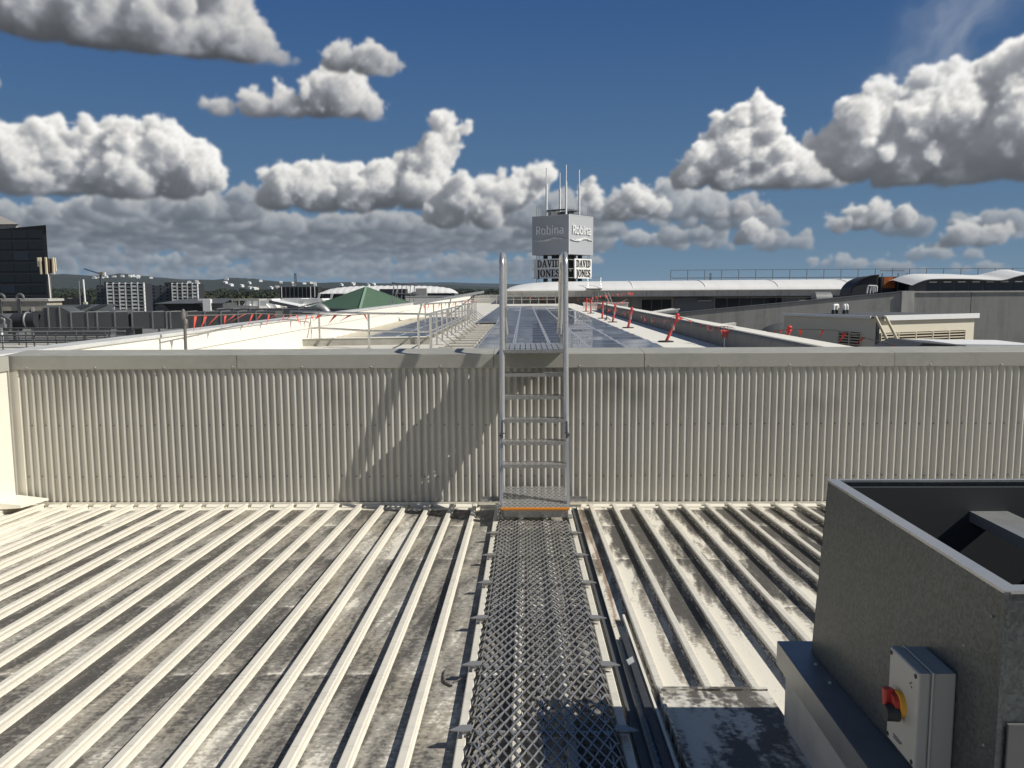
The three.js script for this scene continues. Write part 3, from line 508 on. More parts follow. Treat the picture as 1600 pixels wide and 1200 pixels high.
{
  const X = x => x - 1.65, Y = y => y - 0.543, Z = z => z + 2.4, t = 0.006, top = 1.195;
  const quadWall = (a, b, c, d, n) => { // plate through four corners (bottom a,b; top d,c) with thickness along n
    const off = p => [p[0] + n[0] * t, p[1] + n[1] * t, p[2] + n[2] * t], A = off(a), B = off(b), C = off(c), D = off(d);
    return [flatPoly([a, b, c, d]), flatPoly([D, C, B, A]), flatPoly([a, A, B, b]), flatPoly([b, B, C, c]), flatPoly([c, C, D, d]), flatPoly([d, D, A, a])];
  };
  const L = 1.1, R = 2.25, F = -2.965, N = -1.85, lb = 1.062;
  mesh('left_panel', quadWall([X(lb), Y(0.545), Z(F)], [X(1.098), Y(0.545), Z(N)], [X(L), Y(top), Z(N)], [X(L), Y(top), Z(F)], [1, 0, 0]), M.galv, boxOut);
  mesh('far_panel', quadWall([X(R), Y(0.545), Z(F)], [X(lb), Y(0.545), Z(F)], [X(L), Y(top), Z(F)], [X(R), Y(top), Z(F)], [0, 0, 1]), M.galv, boxOut);
  mesh('near_panel', quadWall([X(1.1), Y(0.545), Z(N)], [X(R), Y(0.545), Z(N)], [X(R), Y(top), Z(N)], [X(1.1), Y(top), Z(N)], [0, 0, -1]), M.galv, boxOut);
  mesh('right_panel', quadWall([X(R), Y(0.545), Z(N)], [X(R), Y(0.545), Z(F)], [X(R), Y(top), Z(F)], [X(R), Y(top), Z(N)], [-1, 0, 0]), M.galv, boxOut);
  mesh('seam', [bx(0.008, 0.65, 0.012, X(1.094), Y(0.87), Z(N + 0.012)), bx(0.012, 0.65, 0.006, X(1.104), Y(0.87), Z(N + 0.003))], M.galv, boxOut);
  // added dark boards inside: the shade of the open box put into their colour
  const i = 0.03; mesh('inner_shade_boards', [b2(X(R - i), X(R - 0.01), Y(0.56), Y(top - 0.02), Z(F + 0.02), Z(N - 0.02)), b2(X(L + 0.02), X(R - i), Y(0.56), Y(top - 0.02), Z(F + 0.01), Z(F + i)), b2(X(L + 0.02), X(R - i), Y(0.56), Y(top - 0.02), Z(N - i), Z(N - 0.01)), b2(X(L + 0.012), X(L + 0.02), Y(0.56), Y(top - 0.03), Z(F + i), Z(N - i)), b2(X(L + 0.012), X(R - 0.01), Y(0.55), Y(0.56), Z(F + 0.01), Z(N - 0.01))], M.innerShade, boxOut);
  // turned-in flange round the mouth
  mesh('rim', [b2(X(L - 0.004), X(L + 0.036), Y(top - 0.004), Y(top + 0.004), Z(F - 0.004), Z(N + 0.004)), b2(X(L + 0.036), X(R), Y(top - 0.004), Y(top + 0.004), Z(F - 0.004), Z(F + 0.014)), b2(X(L + 0.036), X(R), Y(top - 0.004), Y(top + 0.004), Z(N - 0.036), Z(N + 0.004)), b2(X(R - 0.03), X(R), Y(top + 0.004), Y(top + 0.008), Z(F), Z(N))], M.galvPlain, boxOut);
  mesh('brace', [b2(X(1.60), X(1.735), Y(1.082), Y(1.088), Z(F + i), Z(N - i)), b2(X(1.60), X(1.604), Y(1.05), Y(1.082), Z(F + i), Z(N - i))], M.galvPlain, boxOut);
  for (const [y, z] of [[0.62, -1.9], [0.8, -1.89], [1.12, -1.89], [1.0, -2.0]]) mesh('rivet', new THREE.SphereGeometry(0.004, 6, 4).translate(X(1.096), Y(y), Z(z)), M.galvPlain, boxOut);
  mesh('patch', cbx(0.09, 0.16, 0.008, 0.003, X(1.165), Y(0.80), Z(N + 0.006)), M.duct, boxOut);
}
const iso = thing('isolator_switch', 'pale grey isolator switch with red and yellow rotary knob on the metal box', 'switch', [1.09, 0.66, -2.1]);
{
  // front faces -x
  const f = g => g.rotateY(-Math.PI / 2);
  mesh('enclosure', [f(cbx(0.163, 0.256, 0.058, 0.005, 0, 0.128, 0.026)), f(cbx(0.17, 0.264, 0.006, 0.002, 0, 0.128, 0.057))], M.plastic, iso);
  const cov = mesh('cover', f(cbx(0.165, 0.258, 0.034, 0.006, 0, 0.128, 0.078)), M.plastic, iso);
  for (const [x, y] of [[-0.07, 0.012], [0.07, 0.012], [-0.07, 0.244], [0.07, 0.244]]) mesh('screw', f(new THREE.CylinderGeometry(0.0062, 0.0062, 0.003, 10).rotateX(Math.PI / 2).translate(x, y, 0.0955)), M.black, cov);
  mesh('handle_plate', f(new THREE.CylinderGeometry(0.034, 0.036, 0.012, 24).rotateX(Math.PI / 2).translate(-0.004, 0.132, 0.101)), std([0.72, 0.36, 0.03], 0.5), iso);
  const kn = mesh('knob', [f(cbx(0.024, 0.058, 0.03, 0.006, 0, 0, 0).rotateZ(0.15).translate(-0.022, 0.136, 0.119)), f(new THREE.CylinderGeometry(0.024, 0.026, 0.014, 20).rotateX(Math.PI / 2).translate(-0.006, 0.134, 0.112))], std([0.42, 0.035, 0.025], 0.5), iso);
  mesh('lock_barrel', f(new THREE.CylinderGeometry(0.021, 0.023, 0.034, 18).rotateX(Math.PI / 2).translate(0.006, 0.112, 0.124)), M.charcoal, kn);
  for (const q of [bx(0.014, 0.003, 0.001, 0.046, 0.214, 0.0962, [0, 0, 0.7]), bx(0.006, 0.003, 0.001, 0.052, 0.206, 0.0962, [0, 0, -0.5]), bx(0.05, 0.003, 0.001, -0.01, 0.03, 0.0962), bx(0.04, 0.003, 0.001, -0.015, 0.023, 0.0962)]) mesh('switch_mark', f(q), M.slate, cov);
  mesh('cable_gland', [new THREE.CylinderGeometry(0.014, 0.014, 0.03, 10).translate(-0.04, -0.013, -0.02)], M.plastic, iso);
}

// ---------------------------------------------------------------- upper roof with solar arrays
const UR = 0.19;
const upper = struct('upper_roof', [0, UR, -56]);
mesh('roof_deck', b2(-6.8, 5.8, -0.3, 0, -49.5, 48.4), M.deck, upper);
mesh('roof_border', b2(3.95, 5.72, 0.0, 0.012, -42, 48), M.parapet, upper);
{
  // dark grey strips and cream ribs between the rail and the array
  const pad = merge(bx(0.86, 0.03, 0.62, 0, 0.015, 0));
  for (let i = 0; i < 22; i++) inst('dark_strip', pad, M.deckGrey, upper, -1.93, 0.004, 34.2 - i * 1.32);
  const rib = merge(bx(1.1, 0.045, 0.05, 0, 0.022, 0));
  for (let i = 0; i < 22; i++) inst('roof_rib', rib, M.ribPaint, upper, -1.95, 0.002, 34.6 - i * 1.32);
  const lrib = merge(bx(3.6, 0.06, 0.06, 0, 0.03, 0));
  for (let i = 0; i < 20; i++) inst('roof_rib', lrib, M.ribPaint, upper, -4.95, 0.002, 27.4 - i * 1.1);
}
const pl = thing('low_parapet', 'bright white low parapet running along the left side of the solar roof', 'wall', [-6.78, UR, -56]);
mesh('face', b2(-0.24, 0, -0.3, 0.84, -49, 46.5), M.parapet, pl); mesh('capping', b2(-0.42, 0.03, 0.84, 0.90, -49, 46.5), std([0.6, 0.6, 0.58], 0.5, 0, { map: withTex(texMottle, 0.2) }), pl);
mesh('joint_bead', b2(0, 0.006, 0.50, 0.515, -49, 46.5), M.fascia, pl);
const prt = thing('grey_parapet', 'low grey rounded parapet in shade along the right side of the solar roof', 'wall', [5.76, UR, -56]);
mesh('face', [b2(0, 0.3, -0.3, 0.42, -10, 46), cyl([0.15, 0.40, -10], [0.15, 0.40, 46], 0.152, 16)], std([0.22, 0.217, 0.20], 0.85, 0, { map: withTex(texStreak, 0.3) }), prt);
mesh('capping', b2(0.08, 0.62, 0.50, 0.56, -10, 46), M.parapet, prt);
const fw = thing('end_parapet', 'white parapet wall closing the far end of the solar roof', 'wall', [-3.2, UR, -106]);
mesh('face', b2(-12, 5.6, -0.3, 0.86, -0.3, 0), M.parapet, fw); mesh('capping', b2(-12.05, 5.65, 0.86, 0.92, -0.35, 0.05), M.whitePaint, fw);
// solar panels
const cellTex = colorTex(256, 512, (u, v) => {
  const cx = u * 6 % 1, cy = v * 10 % 1, gap = Math.min(cx, 1 - cx) < 0.022 || Math.min(cy, 1 - cy) < 0.022, bus = [0.25, 0.5, 0.75].some(b => Math.abs(cx - b) < 0.012), id = PERM[Math.floor(u * 6) + 13 * Math.floor(v * 10)];
  const k = 0.85 + 0.3 * id; return gap ? [0.075, 0.085, 0.11] : bus ? [0.06, 0.075, 0.11] : [0.010 * k, 0.015 * k, 0.032 * k];
});
M.solar = new THREE.MeshPhysicalMaterial({ map: cellTex, roughness: 0.3, clearcoat: 0.6, clearcoatRoughness: 0.03 });
{
  const PW = 0.99, PLn = 1.65;
  const glassG = bx(PW - 0.08, 0.006, PLn - 0.09, 0, 0.036, 0).toNonIndexed(); { const p = glassG.attributes.position, uv = []; for (let i = 0; i < p.count; i++) uv.push(p.getX(i) / (PW - 0.05) + 0.5, p.getZ(i) / (PLn - 0.05) + 0.5); glassG.setAttribute('uv', new THREE.Float32BufferAttribute(uv, 2)); glassG.userData.keepUV = true; }
  const gl = merge(glassG), fr = merge([bx(0.04, 0.042, PLn, -PW / 2 + 0.02, 0.021, 0), bx(0.04, 0.042, PLn, PW / 2 - 0.02, 0.021, 0), bx(PW - 0.08, 0.042, 0.045, 0, 0.021, -PLn / 2 + 0.0225), bx(PW - 0.08, 0.042, 0.045, 0, 0.021, PLn / 2 - 0.0225)]);
  const bk = merge([bx(0.04, 0.11, PLn, -0.3, -0.055, 0), bx(0.04, 0.11, PLn, 0.3, -0.055, 0)]);
  const jr = rng(91);
  const panel = (x, z, label, group) => {
    const o = thing('solar_panel', label, 'solar panel', [x, UR + 0.115, z], 0, group); o.rotation.set(0.018 + (jr() - 0.5) * 0.016, 0, (jr() - 0.5) * 0.006);
    inst('frame', fr, M.panelFrame, o); inst('cell_sheet', gl, M.solar, o); inst('mounting_rail', bk, M.darkSteel, o);
  };
  for (let r = 0; r < 34; r++) for (let c = 0; c < 5; c++) panel(-0.80 + c * 1.005, -20.9 - r * 1.668, 'dark blue solar panel in the long central array seen between the handrails', 'panels of the central array');
  for (let r = 12; r < 34; r++) for (let c = 0; c < 1; c++) panel(-0.80 - 1.005, -20.9 - r * 1.668, 'dark blue solar panel in the extra column left of the central array', 'panels of the side column');
  for (let r = 0; r < 12; r++) for (let c = 0; c < 2; c++) panel(-3.75 - c * 1.005, -27.4 - r * 1.668, 'dark blue solar panel between the white parapet and the guardrail', 'panels of the left array');
}
const step = thing('roof_upstand', 'low cream metal upstand in front of the left solar panels', 'upstand', [-4.9, UR, -25.6], 0.2);
mesh('face', bx(3.9, 0.22, 0.06, 0, 0.11, 0), M.fascia, step); mesh('cap', bx(3.9, 0.02, 0.3, 0, 0.23, -0.1), M.parapet, step);

// guardrails on the upper roof
function guardrail(name, label, posts, h, brace, r = 0.024, mats = M.alu) {
  const o = thing(name, label, 'railing', [posts[0][0], UR, posts[0][1]]); const P = posts.map(([x, z]) => [x - posts[0][0], z - posts[0][1]]);
  P.forEach(([x, z]) => { const p = mesh('post', cyl([x, 0, z], [x, h, z], r * 1.05, 8), mats, o); mesh('foot', bx(0.12, 0.012, 0.16, x, 0.006, z), M.galvPlain, p); });
  if (brace) P.forEach(([x, z]) => mesh('brace', [bar([x, h * 0.5, z], [x + brace, 0.02, z], 0.03, 0.03), bx(brace, 0.02, 0.05, x + brace / 2, 0.012, z)], mats, o));
  for (const y of [h, h * 0.5]) for (let i = 0; i + 1 < P.length; i++) mesh('rail', cyl([P[i][0], y, P[i][1]], [P[i + 1][0], y, P[i + 1][1]], r, 8), mats, o);
  return o;
}
guardrail('guardrail', 'aluminium guardrail crossing behind the wall in front of the left panels', [[-7.6, -26.9], [-6.5, -26.2], [-4.57, -24.3], [-3.0, -23.45], [-2.66, -23.6]], 1.02, 0, 0.03);
guardrail('guardrail', 'long receding aluminium guardrail with raking braces left of the central array', Array.from({ length: 14 }, (_, i) => [-2.72, -23.95 - i * 1.75]), 1.02, 0.62, 0.028);
guardrail('guardrail', 'second aluminium guardrail standing beside the white parapet further back', Array.from({ length: 8 }, (_, i) => [-4.6 + i * 0.24, -38.5 - i * 1.4]), 1.05, 0, 0.03);
guardrail('guardrail', 'thin guardrail in front of the far white end parapet', Array.from({ length: 10 }, (_, i) => [-5.2 + i * 0.98, -97]), 1.05, 0, 0.035);
{
  const o = thing('gantry_frame', 'dark step frame with close bars above the white parapet by the green roof', 'frame', [-9.2, UR, -58]);
  for (let i = 0; i < 6; i++) mesh('bar', [cyl([i * 0.24, 0.6, -i * 0.4], [0.1 + i * 0.24, 2.15 - i * 0.03, -i * 0.4], 0.03, 6)], M.galvPlain, o);
  mesh('top_rail', cyl([0.05, 2.18, 0.2], [1.5, 2.02, -2.2], 0.05, 8), M.darkSteel, o); mesh('mid_rail', cyl([0.05, 1.45, 0.2], [1.5, 1.35, -2.2], 0.04, 8), M.darkSteel, o);
  for (const [a, b] of [[-0.55, 0.15], [-0.3, 0.4]]) mesh('ladder_stile', cyl([a, -0.6, 0.1], [b, 1.9, 0.1], 0.03, 6), M.alu, o);
  const q = thing('tilted_beam', 'grey tilted metal beam raised on struts above the parapet left of the panels', 'beam', [-5.0, UR, -45]);
  mesh('beam', bar([-0.9, 0.95, 0.5], [2.5, 1.55, -6], 0.10, 0.14), M.galvPlain, q);
  for (const t of [0.1, 0.5, 0.85]) mesh('strut', bar([-0.9 + 3.4 * t, 0.95 + 0.6 * t, 0.5 - 6.5 * t], [-1.2 + 3.4 * t, 0, 0.3 - 6.5 * t], 0.06, 0.06), M.galvPlain, q);
  mesh('cross_strut', bar([0.5, 0.1, -2], [2.2, 1.5, -5.4], 0.05, 0.05), M.darkSteel, q);
}

// bollards with bunting
function bollard(x, z, h, lean, label, y0 = UR) {
  const o = thing('bollard', label, 'bollard', [x, y0, z], 0, 'red bollards along the solar roof');
  mesh('base', [new THREE.CylinderGeometry(0.24, 0.27, 0.05, 8).translate(0, 0.025, 0)], M.rubber, o);
  const p = mesh('post', [new THREE.CylinderGeometry(0.043, 0.056, h, 12).translate(0, h / 2, 0).applyMatrix4(new THREE.Matrix4().makeShear(0, 0, lean, 0, 0, 0))], M.redFaded, o);
  mesh('band', [new THREE.CylinderGeometry(0.049, 0.051, 0.20, 12).translate(lean * h * 0.62, h * 0.62, 0).applyMatrix4(new THREE.Matrix4())], std([0.34, 0.31, 0.29], 0.6), p);
  mesh('top', [new THREE.CylinderGeometry(0.035, 0.05, 0.08, 12).translate(lean * h, h + 0.03, 0), new THREE.SphereGeometry(0.05, 10, 8).scale(1.3, 0.9, 1).translate(lean * h, h + 0.09, 0), cyl([lean * h - 0.07, h + 0.02, 0], [lean * h + 0.07, h + 0.02, 0], 0.02, 8)], M.red, p);
  return o;
}
const BT = [];
for (const [x, z, h, lean, lab] of [[6.28, -20.6, 0.74, 0.36, 'largest red bollard leaning against the grey parapet at right'], [4.48, -26.35, 0.78, 0.46, 'leaning red bollard nearest the wall on the white roof border'], [4.47, -35.9, 0.78, 0.2, 'second red bollard along the white roof border'], [4.46, -42.1, 0.80, 0.16, 'third red bollard along the white roof border'], [4.45, -47.6, 0.80, 0.05, 'fourth upright red bollard along the white roof border'], [4.6, -57.6, 0.85, 0.0, 'fifth red bollard near the far end of the array'], [4.62, -62.5, 0.9, 0.05, 'farthest red bollard beside the tangle of bunting']]) { bollard(x, z, h, lean, lab, x > 6 ? UR - 0.1 : UR); BT.push([x + lean * h, (x > 6 ? UR - 0.1 : UR) + h + 0.05, z]); }
const lampStand = thing('black_stake', 'thin black stake on a tripod foot between two red bollards', 'stake', [4.42, UR, -44.7]);
mesh('pole', cyl([0, 0, 0], [0, 0.95, 0], 0.022, 8), M.black, lampStand); for (let i = 0; i < 3; i++) mesh('foot', cyl([0, 0.18, 0], [0.22 * Math.cos(i * 2.1), 0.01, 0.22 * Math.sin(i * 2.1)], 0.02, 6), M.black, lampStand);
function bunting(name, label, pts, n, size, seed) {
  const o = thing(name, label, 'bunting', pts[0]); const c = new THREE.CatmullRomCurve3(pts.map(p => V(p[0] - pts[0][0], p[1] - pts[0][1], p[2] - pts[0][2])), false, 'catmullrom', 0.2), r = rng(seed);
  mesh('cord', new THREE.TubeGeometry(c, 60, size * 0.035, 5), M.weathered, o);
  for (let i = 0; i < n; i++) {
    const t = (i + 0.3 + 0.5 * r()) / n, p = c.getPointAt(t), d = c.getTangentAt(t), w = size * (0.16 + 0.2 * r()), sw = (r() - 0.75) * size * 1.5, tw = (r() - 0.5) * size * 0.9, L = size * (0.45 + 0.55 * r());
    const A = [p.x - d.x * w, p.y - d.y * w, p.z - d.z * w], B = [p.x + d.x * w, p.y + d.y * w, p.z + d.z * w], m = [p.x + sw * 0.55, p.y - L * 0.5, p.z + tw], e = [p.x + sw, p.y - L, p.z + tw * 0.4];
    const grid = []; for (let k = 0; k <= 4; k++) { const q = k / 4, bez = (a, b, cc) => a.map((_, j) => (1 - q) * (1 - q) * a[j] + 2 * q * (1 - q) * b[j] + q * q * cc[j]); grid.push([bez(A, m, e), bez(B, m.map((v, j) => v + (j === 0 ? 0.03 : 0)), e.map((v, j) => v + (j === 0 ? 0.004 : 0)))]); }
    mesh('flag', sheet(grid), M.flag, o);
  }
  return o;
}
const sag = (a, b, s, n = 3) => { const out = []; for (let i = 1; i < n; i++) { const t = i / n; out.push([mix(a[0], b[0], t), mix(a[1], b[1], t) - s * 4 * t * (1 - t), mix(a[2], b[2], t)]); } return out; };
bunting('flag_bunting', 'red flag bunting drooping from the largest bollard towards the wall capping', [BT[0], [7.0, 0.93, -18.8], [7.4, 0.72, -16.4], [7.3, 0.62, -14.5]], 7, 0.30, 11);
bunting('flag_bunting', 'red flag bunting strung along the grey parapet between the two largest bollards', [BT[0], ...sag(BT[0], [5.9, 0.78, -24.3], 0.12), [5.9, 0.78, -24.3], ...sag([5.9, 0.78, -24.3], [5.3, 0.95, -27], 0.12), BT[1]], 20, 0.27, 12);
{ const o = thing('flag_bundle', 'bunched clump of red flags tied on a short white stake by the grey parapet', 'flags', [5.68, UR, -23.6]); mesh('stake', cyl([0, 0, 0], [0, 0.3, 0], 0.02, 6), M.whitePaint, o); for (let i = 0; i < 5; i++) mesh('flag', sheet([[[-0.12 + i * 0.045, 0.52 - 0.03 * (i % 2), 0.03 * i], [-0.08 + i * 0.045, 0.54, 0]], [[-0.1 + i * 0.04, 0.42, 0.06], [-0.06 + i * 0.04, 0.40, 0.02]], [[-0.07 + i * 0.035, 0.28 + 0.03 * (i % 3), 0], [-0.06 + i * 0.035, 0.28, 0.02]]]), M.flag, o); }
for (let i = 1; i + 1 < BT.length; i++) bunting('flag_bunting', `red flag bunting strung between the ${['nearest', 'second', 'third', 'fourth', 'fifth'][i - 1]} and ${['second', 'third', 'fourth', 'fifth', 'farthest'][i - 1]} red border bollards`, [BT[i], ...sag(BT[i], BT[i + 1], 0.22), BT[i + 1]], 11, 0.27, 20 + i);
bunting('flag_bunting', 'upper tangle of red flag bunting sweeping up from the farthest bollard', [BT[6], [5.6, 1.35, -63], [7.2, 1.5, -64], [8.8, 1.62, -66]], 15, 0.34, 31);
bunting('flag_bunting', 'lower tangle of red flag bunting behind the farthest bollards', [BT[5], [5.8, 1.0, -60], [7.0, 0.85, -62], [7.9, 1.1, -64]], 12, 0.34, 32);
bunting('flag_bunting', 'sparse red flag bunting strung across the far end of the central array', [[-0.4, 1.2, -86], [1.2, 1.05, -85], [3.0, 0.98, -80], BT[6]], 12, 0.3, 33);
const post = thing('weathered_post', 'weathered grey post with a ragged top beyond the left end of the wall', 'post', [-6.27, UR, -15.2]);
mesh('pole', cyl([0, 0, 0], [0.02, 1.33, 0], 0.032, 8, 0.029), M.weathered, post);
mesh('ragged_top', [new THREE.IcosahedronGeometry(0.05, 1).scale(0.9, 2.3, 0.9).translate(0.0, 1.26, 0), new THREE.IcosahedronGeometry(0.045, 1).scale(0.8, 1.5, 0.8).translate(0.035, 1.14, 0.01)], std([0.2, 0.19, 0.18], 0.95), post);
mesh('cross_tie', cyl([-0.05, 1.2, 0], [0.1, 1.21, 0], 0.015, 6), M.darkSteel, post);
bunting('flag_bunting', 'red flag bunting running right from the weathered post over the white parapet', [[-6.22, 1.44, -15.2], [-6.36, 1.38, -17.6], [-6.47, 1.34, -20], [-6.6, 1.22, -23], [-6.5, 1.13, -26], [-5.5, 1.12, -25.2], [-4.5, 1.2, -24.3]], 19, 0.34, 41);
bunting('flag_bunting', 'red flag bunting tied along the receding guardrail left of the array', [[-3.9, 1.32, -31], [-3.5, 1.33, -34], [-3.0, 1.36, -37], [-2.75, 1.40, -41], [-2.7, 1.35, -45]], 16, 0.34, 42);
bunting('flag_bunting', 'short red flag bunting looping low behind the receding guardrail', [[-2.72, 1.2, -44], [-3.1, 0.75, -41], [-3.4, 0.72, -38], [-3.7, 1.0, -36]], 9, 0.3, 43);

// ---------------------------------------------------------------- gallery with white vaulted roof at the far end
const GZ = -97;
const gallery = thing('gallery_building', 'long low building under a white vaulted roof at the far end', 'building', [20, 0, GZ]);
{
  const X = x => x - 20, endS = x => x < 4.2 ? Math.sqrt(Math.max(0, 1 - Math.pow((4.2 - x) / 6.5, 2))) : 1;
  const strips = [-2.25, 4.2, 12.6, 21, 29.4, 37.8, 46.2, 54.6, 63, 71.4];
  for (let s = 0; s + 1 < strips.length; s++) {
    const a = strips[s] + 0.02, b = strips[s + 1] - 0.02, nx = s ? 2 : 14, grid = [];
    for (let i = 0; i <= 20; i++) { const t = Math.PI * i / 20, row = []; for (let j = 0; j <= nx; j++) { const x = mix(a, b, j / nx), h = endS(x), rise = 1.06 + 0.004 * (x + 2); row.push([X(x), 1.70 + (s % 2) * 0.006 + Math.max(0, h) * rise * Math.sin(t), -6 * (1 - Math.cos(t)) + 0.15]); } grid.push(row); }
    mesh('vault_sheet', sheet(grid), M.galleryWhite, gallery);
    if (s) { const rib = []; for (let i = 0; i <= 12; i++) { const t = Math.PI * 0.9 * i / 12; rib.push([X(strips[s]), 1.71 + (1.08 + 0.004 * strips[s]) * Math.sin(t), -6 * (1 - Math.cos(t)) + 0.15]); } mesh('seam_rib', tube(rib, 0.045, 24, 5), M.galleryWhite, gallery); }
  }
  for (let i = 0; i < 9; i++) mesh('fascia_panel', b2(X(-2.2 + i * 8.2), X(-2.2 + i * 8.2 + 8.17), 0.98, 1.70, -0.35, (i % 2) * 0.004), M.concreteLight, gallery);
  mesh('gutter', b2(X(-2.3), X(71), 1.66, 1.74, 0.0, 0.22), M.galleryWhite, gallery);
  mesh('wall', b2(X(1.6), X(71), -6, 0.98, -3.4, -2.2), M.concrete, gallery);
  mesh('soffit', b2(X(-2.2), X(71), 0.94, 0.98, -2.2, -0.3), M.slate, gallery);
  const win = (a, b, y0, y1, n, mat) => { const w = mesh('window', [b2(X(a) - 0.06, X(b) + 0.06, y0 - 0.06, y0, -2.2, -2.1), b2(X(a) - 0.06, X(b) + 0.06, y1, y1 + 0.06, -2.2, -2.1), b2(X(a) - 0.06, X(a), y0, y1, -2.2, -2.1), b2(X(b), X(b) + 0.06, y0, y1, -2.2, -2.1)], M.concreteLight, gallery); for (let i = 0; i < n; i++) { const u = mix(a, b, i / n), v = mix(a, b, (i + 1) / n); mesh('pane', b2(X(u) + 0.04, X(v) - 0.04, y0, y1, -2.19, -2.14 - (i % 2) * 0.004), mat, w); } };
  win(13.9, 17.5, -1.0, 0.62, 3, M.glassDark);
  win(20.6, 21.9, -0.8, 0.32, 2, M.glassDark);
  win(22.6, 38.5, -0.5, 0.72, 11, M.glassBlue);
  mesh('cladding', [b2(X(17.8), X(22.4), -6, 0.80, -2.2, -2.0)].concat([b2(X(17.8), X(20.2), 0.1, 0.14, -2.0, -1.97)]), std([0.15, 0.165, 0.185], 0.6), gallery);
  mesh('awning', b2(X(20.5), X(22.0), 0.40, 0.46, -2.0, -1.5), M.white, gallery);
  mesh('ladder_cage', [cyl([X(7.7), -1, 0.4], [X(8.0), 1.9, 0.4], 0.05, 6), cyl([X(8.3), -1, 0.4], [X(8.6), 1.9, 0.4], 0.05, 6), cyl([X(7.4), 2, 0.1], [X(7.4), 3.2, -0.6], 0.04, 6), cyl([X(8.9), 2, 0.1], [X(8.9), 3.2, -0.6], 0.04, 6), cyl([X(7.4), 3.2, -0.6], [X(8.9), 3.2, -0.6], 0.04, 6), b2(X(7.3), X(9), 1.86, 1.95, 0.0, 0.6)], M.galvPlain, gallery);
}
{
  const r = thing('roof_railing', 'thin grey guardrail along the crest of the white vaulted roof against the sky', 'railing', [42, 2.6, -103]);
  for (let i = 0; i < 27; i++) { const x = -24 + i * 2.08; const p = mesh('post', cyl([x, 0, 0], [x, 1.55, 0], 0.04, 6), M.duct, r); mesh('stay', bar([x, 0.55, 0], [x + 0.18, 0.1, 0.5], 0.10, 0.05), M.galvPlain, p); }
  for (const y of [1.52, 0.55]) mesh('rail', cyl([-24, y, 0], [30.1, y, 0], y > 1 ? 0.035 : 0.05, 6), M.slate, r);
}

